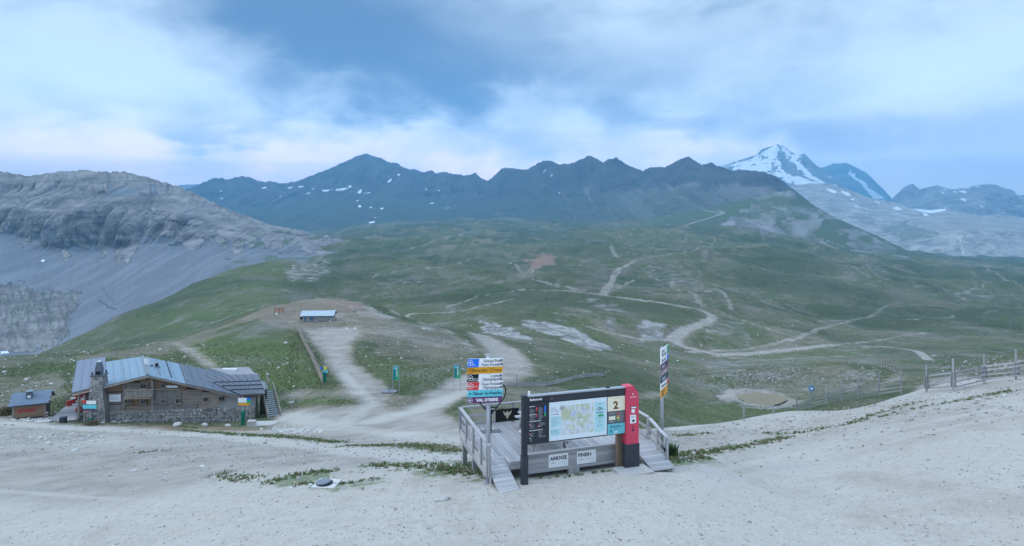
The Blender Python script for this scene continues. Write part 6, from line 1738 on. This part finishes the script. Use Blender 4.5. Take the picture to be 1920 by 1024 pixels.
# ------------------------------------------------------------------ fences
def fence_line(pts, n):
    q = [on_ground(*p) for p in pts]
    L = [0]
    for a, b in zip(q, q[1:]): L.append(L[-1] + (b - a).length)
    out = []
    for k in range(n):
        s_ = L[-1] * k / (n - 1)
        i = max(j for j in range(len(q) - 1) if L[j] <= s_ + 1e-6)
        v = q[i].lerp(q[i + 1], min(1, (s_ - L[i]) / (L[i + 1] - L[i])))
        out.append(Vector((v.x, v.y, ground_z(v.x, v.y))))
    return out
def fence(name, label, posts, ph, pr, boards, bh, mat, pmat, over=0.0, net=None, ph_var=0.0):
    t_ = thing(name, label, 'fence', posts[0], 0)
    o0 = posts[0]
    for p in posts:
        h_ = ph + rng.uniform(-ph_var, ph_var)
        MB().tube([p - o0 - Vector((0, 0, .3)), p - o0 + Vector((rng.uniform(-.03, .03), 0, h_))], pr, 7).build('post', pmat, t_)
    for a, b in zip(posts, posts[1:]):
        d = (b - a).normalized(); nrm = Vector((d.y, -d.x, 0)).normalized() * (pr + .025)
        if nrm.y > 0: nrm = -nrm
        for zb_ in boards:
            j = Vector((0, 0, rng.uniform(-.03, .03)))
            MB().beam(a - o0 + nrm + j + Vector((0, 0, zb_)) - d * over, b - o0 + nrm + j + Vector((0, 0, zb_ + rng.uniform(-.03, .03))) + d * over, .03, bh).build('rail', mat, t_)
    return t_
fl = fence_line([(557, 616), (568, 640), (583, 668), (596, 698), (606, 722)], 20)
fence('slat_fence', 'grey slat snow fence running down from the stone hut', fl, 1.5, .06, (.2, .45, .7, .95, 1.2), .16, W_oldx, W_post)
fl = fence_line([(930, 725), (960, 726), (1000, 726), (1030, 724), (1058, 716), (1090, 709), (1132, 706)], 13)
fence('curved_fence', 'low curved plank fence with tall thin posts behind the notice board', fl, 1.75, .035, (.25, .55), .20, W_deckx, W_dark, .05)
rp = [(1494, 770, 745), (1520.5, 766, 728), (1550, 758, 721), (1578.5, 753, 713), (1610, 748, 703), (1648.5, 743, 698), (1690, 738, 687)]
rp2 = [(1737, 735, 684), (1787, 733, 672), (1845, 718, 665), (1905, 712, 655), (1985, 703, 640), (2075, 694, 628)]
def post_fence(lst, label, bl, kw=1.0):
    base = []
    for (px, py, pyt) in lst:
        Yp = math.exp(hit(px, py + .5)); 
        base.append((Vector(((px - 960) / F * Yp, Yp, ground_z((px - 960) / F * Yp, Yp))), (py - pyt) * Yp / F))
    t_ = thing('snow_fence', label, 'fence', base[0][0], 0); o0 = base[0][0]
    for p, h_ in base:
        MB().tube([p - o0 - Vector((0, 0, .4)), p - o0 + Vector((0, 0, h_))], [.065 * kw, .055 * kw], 9).build('post', W_post, t_)
        for s_ in (-1, 1):
            MB().box(p - o0 + Vector((s_ * .13, -.02, h_ * .38)), (.06, .06, h_ * .45)).build('side_post', W_post, t_)
    for (a, ha), (b, hb) in zip(base, base[1:]):
        d = (b - a).normalized(); nrm = Vector((d.y, -d.x, 0)).normalized() * .10
        if nrm.y > 0: nrm = -nrm
        for f in bl:
            MB().beam(a - o0 + nrm + Vector((0, 0, ha * f)) - d * .15, b - o0 + nrm + Vector((0, 0, hb * f + rng.uniform(-.04, .04))) + d * .15, .03, .085 * kw).build('rail', W_deckx, t_)
    return t_, base
post_fence(rp, 'timber snow fence descending along the right edge of the gravel, lower run', (.12, .26, .40, .54), 2.0)
f2, base2 = post_fence(rp2, 'timber snow fence with tall posts at the far right edge of the gravel', (.14, .30, .46, .60))
pb, _ = None, None
gb = on_ground(1521, 766.5)
ds = thing('marker_disc', 'blue round piste marker on a post of the lower snow fence', 'marker', gb + Vector((0, -.12, 38.5 * gb.y / F)), 0)
MB().disc((0, 0), 5.2 * gb.y / F, -.03, 0, 16).build('disc', paint_mat('marker_blue', (0.02, 0.25, 0.6), .5), ds); MB().disc((0, -.02), 2.6 * gb.y / F, -.04, -.032, 12).build('number', C_whitel, ds)
fl = fence_line([(1655, 690), (1670, 697), (1690, 704)], 6)
fence('small_fence', 'short dark fence on the rocky mound beyond the gravel edge', fl, 1.3, .05, (.4, .8), .14, W_post, W_dark)
for k, (px, py, h_, lab) in enumerate([(215, 664, 2.4, 'left one of two thin poles on the meadow behind the chalet'), (221, 667, 2.2, 'right one of two thin poles on the meadow behind the chalet'), (592, 690, 1.6, 'thin marker pole inside the slat fence on the knoll'), (1395, 790, .9, 'short wooden stake left of the lower snow fence'), (1450, 778, .8, 'short wooden stake next to the start of the lower snow fence')]):
    g = on_ground(px, py)
    t_ = MB().tube([(0, 0, -.2), (0, 0, h_)], .05, 6).build('pole', W_post if k > 2 else C_steel, None, label=lab, cat='pole'); t_.location = g
# orange start frames
g = on_ground(523, 590); s_ = g.y / F
of = thing('orange_frame', 'orange netted frame on posts on the knoll left of the hut', 'frame', g, 0)
for x in (-8, 0.5, 8.5):
    MB().beam((x * s_, 0, -.2), (x * s_, 0, 12 * s_), .10, .10, (0, 1, 0)).build('post', W_dark, of)
MB().beam((-8 * s_, 0, 12 * s_), (8.5 * s_, 0, 12 * s_), .08, .08).build('top_bar', W_dark, of)
C_or = paint_mat('orange_net', (0.50, 0.14, 0.07), .7, 0, .2, .3)
for x0, x1, z0 in ((-7.5, 0, 6), (1, 8, 5)):
    for k in range(4):
        z = (z0 + k * 1.6) * s_
        MB().beam((x0 * s_, -.06, z), (x1 * s_, -.06, z), .03, .10).build('net_strip', C_or, of)
MB().bx(-6 * s_, -1 * s_, -.5, -.2, 0, 2.5 * s_).build('bale', C_canvas, of)
# green banner frames
def banner(px0, px1, pyt, pyb, foot, label):
    g = on_ground((px0 + px1) / 2, foot); s_ = g.y / F; w = (px1 - px0) * s_
    t_ = thing('banner_stand', label, 'banner', g, R(2), 'green banner stands')
    for x in (-w / 2, w / 2):
        MB().tube([(x, 0, -.3), (x, 0, (foot - pyt) * s_)], .035, 7).build('leg', C_galv, t_)
    zt, zb_ = (foot - pyt - .6) * s_, (foot - pyb) * s_
    MB().bx(-w / 2 + .04, w / 2 - .04, -.02, .02, zb_, zt).build('panel', C_grn2, t_)
    MB().prism([(-w / 2 + .3, zb_ + .02), (w / 2 - .05, zb_ + .02), (w / 2 - .05, zt - .3), (w / 2 - .3, zt - .8)], -.024, -.021).build('print', C_lime, t_)
    MB().bx(-w / 2 + .10, -w / 2 + .38, -.028, -.025, zt - .42, zt - .10).build('emblem', C_cyan, t_)
    for z in (zb_, zt): MB().tube([(-w / 2, 0, z), (w / 2, 0, z)], .025, 6).build('cross_bar', C_galv, t_)
    lo = lettering(t_, 'BELLEVARDE', 0, 0, .16, -.03, C_whitel, 'l', 1.15, .03); lo.rotation_euler = (0, R(90), 0); lo.location = (.02, 0, zt - .15)
    return t_
banner(736.5, 748.5, 686, 713, 739.5, 'green and teal banner on two legs, left of the pair, at the track junction')
banner(851, 863, 683.5, 709.5, 735, 'green and teal banner on two legs, next to the signpost')
ss = on_ground(730, 737)
o_ = MB().bx(-.9, .9, -.6, .6, 0, .25).bx(-.05, .05, -.05, .05, .25, 1.1).build('hydrant', C_steel, None, label='low grey snowmaking hydrant beside the left green banner', cat='hydrant'); o_.location = ss
for px, lab in ((650.5, 'left one of two small white square signs on the knoll track'), (666, 'right one of two small white square signs on the knoll track')):
    g = on_ground(px, 623); s_ = g.y / F
    t_ = thing('small_sign', lab, 'sign', g, 0); MB().tube([(0, 0, -.2), (0, 0, 7 * s_)], .04, 6).build('post', C_steel, t_); MB().bx(-2.6 * s_, 2.6 * s_, -.07, -.04, 4.5 * s_, 8.6 * s_).build('plate', C_white, t_)

# ------------------------------------------------------------------ foreground bits
g = on_ground(612, 911)
mh_ = thing('manhole', 'concrete slab with a tilted round steel lid on the gravel', 'manhole', g, R(-6))
MB().prism([(-.42, -.08), (.46, -.08), (.44, .10), (-.42, .10)], -.40, .40).build('slab', paint_mat('pale_concrete', (0.52, 0.51, 0.49), .9, 0, .2, .3), mh_)
MB().tube([(-.06, -.02, .10), (-.06, -.02, .125)], .31, 24).build('rim', C_anth, mh_)
ld = MB().tube([(0, 0, 0), (0, 0, .04)], .27, 24).build('lid', paint_mat('worn_steel_lid', (0.20, 0.22, 0.25), .5, .4, .5, .3), mh_); ld.location = (-.11, -.03, .14); ld.rotation_euler = (0, R(-5), 0)
def rock_mesh(r, seed, n=2, flat=.7):
    bm = bmesh.new(); bmesh.ops.create_icosphere(bm, subdivisions=n, radius=1.0)
    rr = random.Random(seed); ax = [Vector((rr.uniform(-1, 1), rr.uniform(-1, 1), rr.uniform(-1, 1))).normalized() for _ in range(7)]
    for v in bm.verts:
        for a in ax:
            d = v.co.dot(a)
            if d > .72: v.co -= a * (d - .72) * .9
        v.co = Vector((v.co.x * r[0], v.co.y * r[1], v.co.z * r[2]))
    me = bpy.data.meshes.new('rock'); bm.to_mesh(me); bm.free(); return me
for k, (px, py, r, lab) in enumerate([(833, 937, (.22, .15, .07), 'flat grey stone slab lying left of the left ramp'), (820, 939, (.09, .08, .07), 'small round stone touching the flat stone slab'), (582, 912, (.13, .09, .08), 'white stone on the left side of the manhole'), (546, 916, (.11, .08, .05), 'white flat stone left of the manhole'), (379, 875, (.24, .12, .06), 'long pale stone in the gravel right of the grass specks'), (250, 883, (.24, .13, .06), 'pale flat stone on the left gravel'), (332, 799, (.6, .4, .35), 'white boulder below the chalet windows'), (384, 799, (.5, .4, .3), 'white boulder below the right chalet windows'), (428, 799, (.5, .35, .2), 'flat white boulder left of the padded corner post'), (140, 845, (.35, .25, .12), 'white stone on the dusty slope below the chalet steps'), (1585, 852, (.13, .09, .03), 'dark flat stone on the right gravel')]):
    g = on_ground(px, py)
    o = put('rock', rock_mesh(r, 100 + k), S_white if k not in (0, 10) else S_stone, lab, 'rock'); o.location = g + Vector((0, 0, r[2] * .35)); o.rotation_euler = (0, 0, k * .7)
slab_thing('concrete_slab', 'pale concrete pad under the red totem of the notice board', 'slab', 1187, 884, 1.25, .8, .14, C_conc, BYAW)
# loose stones on the gravel: far too many to count
def scatter_stones(name, label, n, area, size, mat, seed, flat=.6, bias=1.0, white=None):
    rr = random.Random(seed); V = []; Fs = []
    protos = []
    for k in range(6):
        me = rock_mesh((1, 1, flat), seed * 10 + k, 1); protos.append(([v.co.copy() for v in me.vertices], [tuple(p.vertices) for p in me.polygons])); bpy.data.meshes.remove(me)
    for i in range(n):
        px, py = area(rr)
        g = on_ground(px, py); r = size(rr, g.y)
        vs, fs = protos[rr.randrange(6)]; a = rr.uniform(0, 6.28); ca, sa = math.cos(a) * r, math.sin(a) * r; o = len(V)
        V += [(g.x + v.x * ca - v.y * sa, g.y + v.x * sa + v.y * ca, g.z + v.z * r + r * .15) for v in vs]
        Fs += [tuple(q + o for q in f) for f in fs]
    me = bpy.data.meshes.new(name); me.from_pydata(V, [], Fs)
    return put(name, me, mat, label, 'stones', 'stuff')
def crest_py(px): return float(np.interp(px, [-50, 0, 130, 330, 540, 640, 880, 900, 1240, 1300, 1420, 1500, 1700, 1920, 1980], [792, 792, 800, 806, 815, 822, 812, 810, 806, 800, 783, 774, 742, 716, 710]))
def area_fg(rr):
    while True:
        px = rr.uniform(-40, 1960); py = crest_py(px) + 3 + abs(rr.gauss(0, .34)) * 110
        if py < 1060 and not (885 < px < 1260 and py < 905): return px, py
S_gst = stone_mat('gravel_stone', (0.22, 0.205, 0.185), (0.60, 0.58, 0.54), None)
scatter_stones('loose_stones', 'loose limestone stones strewn over the gravel slope', 4200, area_fg, lambda rr, y: min(.16, rr.lognormvariate(-3.2, .5)) * (1 + max(0, y - 30) * .012), S_gst, 3)
scatter_stones('gravel_chips', 'fine stone chips over the foreground gravel', 9000, lambda rr: (rr.uniform(-40, 1960), rr.uniform(835, 1050)), lambda rr, y: rr.lognormvariate(-4.0, .42), S_gst, 5)
def area_pile(rr):
    k = rr.randrange(4)
    if k == 0: return rr.gauss(215, 14), rr.gauss(787, 3)
    if k == 1: return rr.uniform(20, 92), rr.gauss(787, 2.5)
    if k == 2: return rr.gauss(90, 90), rr.gauss(822, 8)
    return rr.gauss(550, 30), rr.gauss(808, 4)
scatter_stones('stone_heaps', 'heaps of pale stones along the foot of chalet and shed', 420, area_pile, lambda rr, y: rr.uniform(.06, .26), S_white, 7)
def area_mound(rr):
    k = rr.random()
    if k < .55: return rr.gauss(1430, 60), rr.gauss(708, 11)
    if k < .70: return rr.gauss(1600, 25), rr.gauss(705, 9)
    return rr.uniform(1740, 1960), rr.gauss(690, 12)
scatter_stones('boulder_field', 'pale boulders strewn on the grassy mounds by the pond', 1500, area_mound, lambda rr, y: rr.lognormvariate(-1.75, .45) * (y / 150) ** .6, stone_mat('field_stone', (0.16, 0.155, 0.14), (0.46, 0.45, 0.42), None), 9, .8)
def area_meadow(rr):
    return (rr.uniform(-40, 560), rr.uniform(640, 780)) if rr.random() < .6 else (rr.uniform(560, 1500), rr.uniform(600, 700))
scatter_stones('meadow_stones', 'scattered pale stones in the meadows around the knoll', 700, area_meadow, lambda rr, y: rr.lognormvariate(-1.9, .5) * (y / 110) ** .5, S_white, 11, .6)

# weeds: blades of grass in tufts
def tufts(name, label, spots, n_blade, hgt, mat, seed):
    rr = random.Random(seed); V = []; Fs = []
    for (x, y, z, s_) in spots:
        for k in range(n_blade):
            a = rr.uniform(0, 6.28); r0 = rr.uniform(0, .10) * s_; l_ = hgt * s_ * rr.uniform(.5, 1.2); lean = rr.uniform(.1, .7) * l_
            bx, by = x + math.cos(a) * r0, y + math.sin(a) * r0; w = .012 * s_ + .006
            px_, py_ = -math.sin(a) * w, math.cos(a) * w; o = len(V)
            mx, my = bx + math.cos(a) * lean * .35, by + math.sin(a) * lean * .35
            V += [(bx - px_, by - py_, z - .02), (bx + px_, by + py_, z - .02), (mx + px_ * .8, my + py_ * .8, z + l_ * .6), (mx - px_ * .8, my - py_ * .8, z + l_ * .6), (bx + math.cos(a) * lean, by + math.sin(a) * lean, z + l_)]
            Fs += [(o, o + 1, o + 2, o + 3), (o + 3, o + 2, o + 4)]
    me = bpy.data.meshes.new(name); me.from_pydata(V, [], Fs)
    return put(name, me, mat, label, 'weeds', 'stuff')
def leaf_mat(name, a, b_):
    m, nt, b = principled(name, .8, .2)
    pos = nd(nt, 'ShaderNodeNewGeometry').outputs['Position']
    lk(nt, mixc(nt, ramp(nt, noise(nt, pos, 3.0, 3, .6), (.3, .7)), a, b_), b.inputs['Base Color'])
    return m
G_weed = leaf_mat('weed_leaf', (0.055, 0.115, 0.035), (0.13, 0.19, 0.07))
G_dry = leaf_mat('dry_weed', (0.13, 0.115, 0.06), (0.24, 0.19, 0.12))
spots = []; rr = random.Random(21); dspots = []
for pts, w, k in WEEDS:
    q = [on_ground(*p) for p in pts]
    if pts[0] == (505, 905): w = 1.3
    for a, b in zip(q, q[1:]):
        n = int((b - a).length * w * 34 * k)
        for i in range(min(n, 700)):
            p = a.lerp(b, rr.random()); x = p.x + rr.gauss(0, w * .22); y = p.y + rr.gauss(0, w * .22)
            (spots if rr.random() < .62 else dspots).append((x, y, ground_z(x, y), rr.uniform(.5, 1.3)))
for i in range(140):
    px, py = area_fg(rr)
    if py < 960:
        g = on_ground(px, py); (spots if rr.random() < .5 else dspots).append((g.x, g.y, g.z, rr.uniform(.3, .9)))
tufts('weeds', 'low green weeds growing in patches on the gravel', spots, 7, .085, G_weed, 1)
tufts('dry_weeds', 'withered brown weeds dotted over the gravel', dspots, 7, .10, G_dry, 2)
G_mead = leaf_mat('meadow_grass', (0.085, 0.115, 0.048), (0.19, 0.195, 0.10))
ms = []
while len(ms) < 13000:
    k = rr.random()
    px, py = (rr.uniform(-40, 560), rr.uniform(645, 795)) if k < .5 else ((rr.uniform(540, 960), rr.uniform(620, 770)) if k < .8 else (rr.uniform(1000, 1700), rr.uniform(690, 800)))
    ly = hit(px, py); Yv_ = math.exp(ly)
    i_ = int(np.searchsorted(gly, ly)); j_ = min(max(int((px - PX0) / (PX1 - PX0) * (NX - 1)), 0), NX - 1); i_ = min(i_, NY - 1)
    if Yv_ > 260 or path[i_, j_] > .25 or (dry[i_, j_] > .4 and rr.random() < .8) or (130 < px < 530 and 66 < Yv_ < 88): 
        if rr.random() < .02: ms.append((0, 0, -50, .01))
        continue
    x = (px - 960) / F * Yv_
    ms.append((x, Yv_, ground_z(x, Yv_), rr.uniform(1.2, 2.6) * (Yv_ / 90) ** .5))
tufts('meadow_grass', 'tufted alpine grass on the slopes around chalet and knoll', ms, 4, .085, G_mead, 8)
g = on_ground(1258, 856)
tufts('grass_clump', 'tall green grass clump at the foot of the right signpost', [(g.x + rr.gauss(0, .12), g.y + rr.gauss(0, .12), g.z, 1.0) for _ in range(40)], 9, .5, leaf_mat('dark_grass', (0.035, 0.08, 0.025), (0.08, 0.14, 0.05)), 3)
g = on_ground(172, 797)
tufts('grass_clump', 'yellow-green grass clump at the padded post by the chimney', [(g.x + rr.gauss(0, .35), g.y + rr.gauss(0, .2), g.z, 1.6) for _ in range(40)], 9, .3, G_dry, 4)
g = on_ground(14, 778)
tufts('grass_clump', 'dry bush of tall grass at the left end of the shed', [(g.x + rr.gauss(0, .5), g.y + rr.gauss(0, .4), g.z, 2.0) for _ in range(60)], 9, .55, G_dry, 5)

# ------------------------------------------------------------------ ponds
def pond(name, label, c, rx, ry, col, z):
    n = 40; V = [(c.x, c.y, z)]
    for k in range(n):
        a = 2 * math.pi * k / n; q = 1 + .16 * math.sin(2 * a + .4) + .12 * math.sin(3 * a + 1) + .07 * math.sin(5 * a)
        V.append((c.x + rx * q * math.cos(a), c.y + ry * q * math.sin(a), z))
    me = bpy.data.meshes.new(name); me.from_pydata(V, [], [(0, 1 + k, 1 + (k + 1) % n) for k in range(n)])
    m, nt, b = principled(name + '_water', .3, .1); 
    pos = nd(nt, 'ShaderNodeNewGeometry').outputs['Position']
    lk(nt, mixc(nt, noise(nt, pos, .25, 3, .5), col, tuple(v * 1.3 for v in col)), b.inputs['Base Color']); lk(nt, bump(nt, noise(nt, pos, 6, 2, .5), .02, .25), b.inputs['Normal'])
    return put(name, me, m, label, 'pond', 'structure')
pond('pond', 'small muddy brown pond on pale clay beyond the gravel edge', Vector((POND1[0], POND1[1], 0)), 5.0, 5.0, (0.17, 0.135, 0.075), POND1[2])
pond('pond', 'small blue reservoir at the far right edge', Vector((POND2[0], POND2[1], 0)), 16, 15, (0.03, 0.13, 0.26), POND2[2])
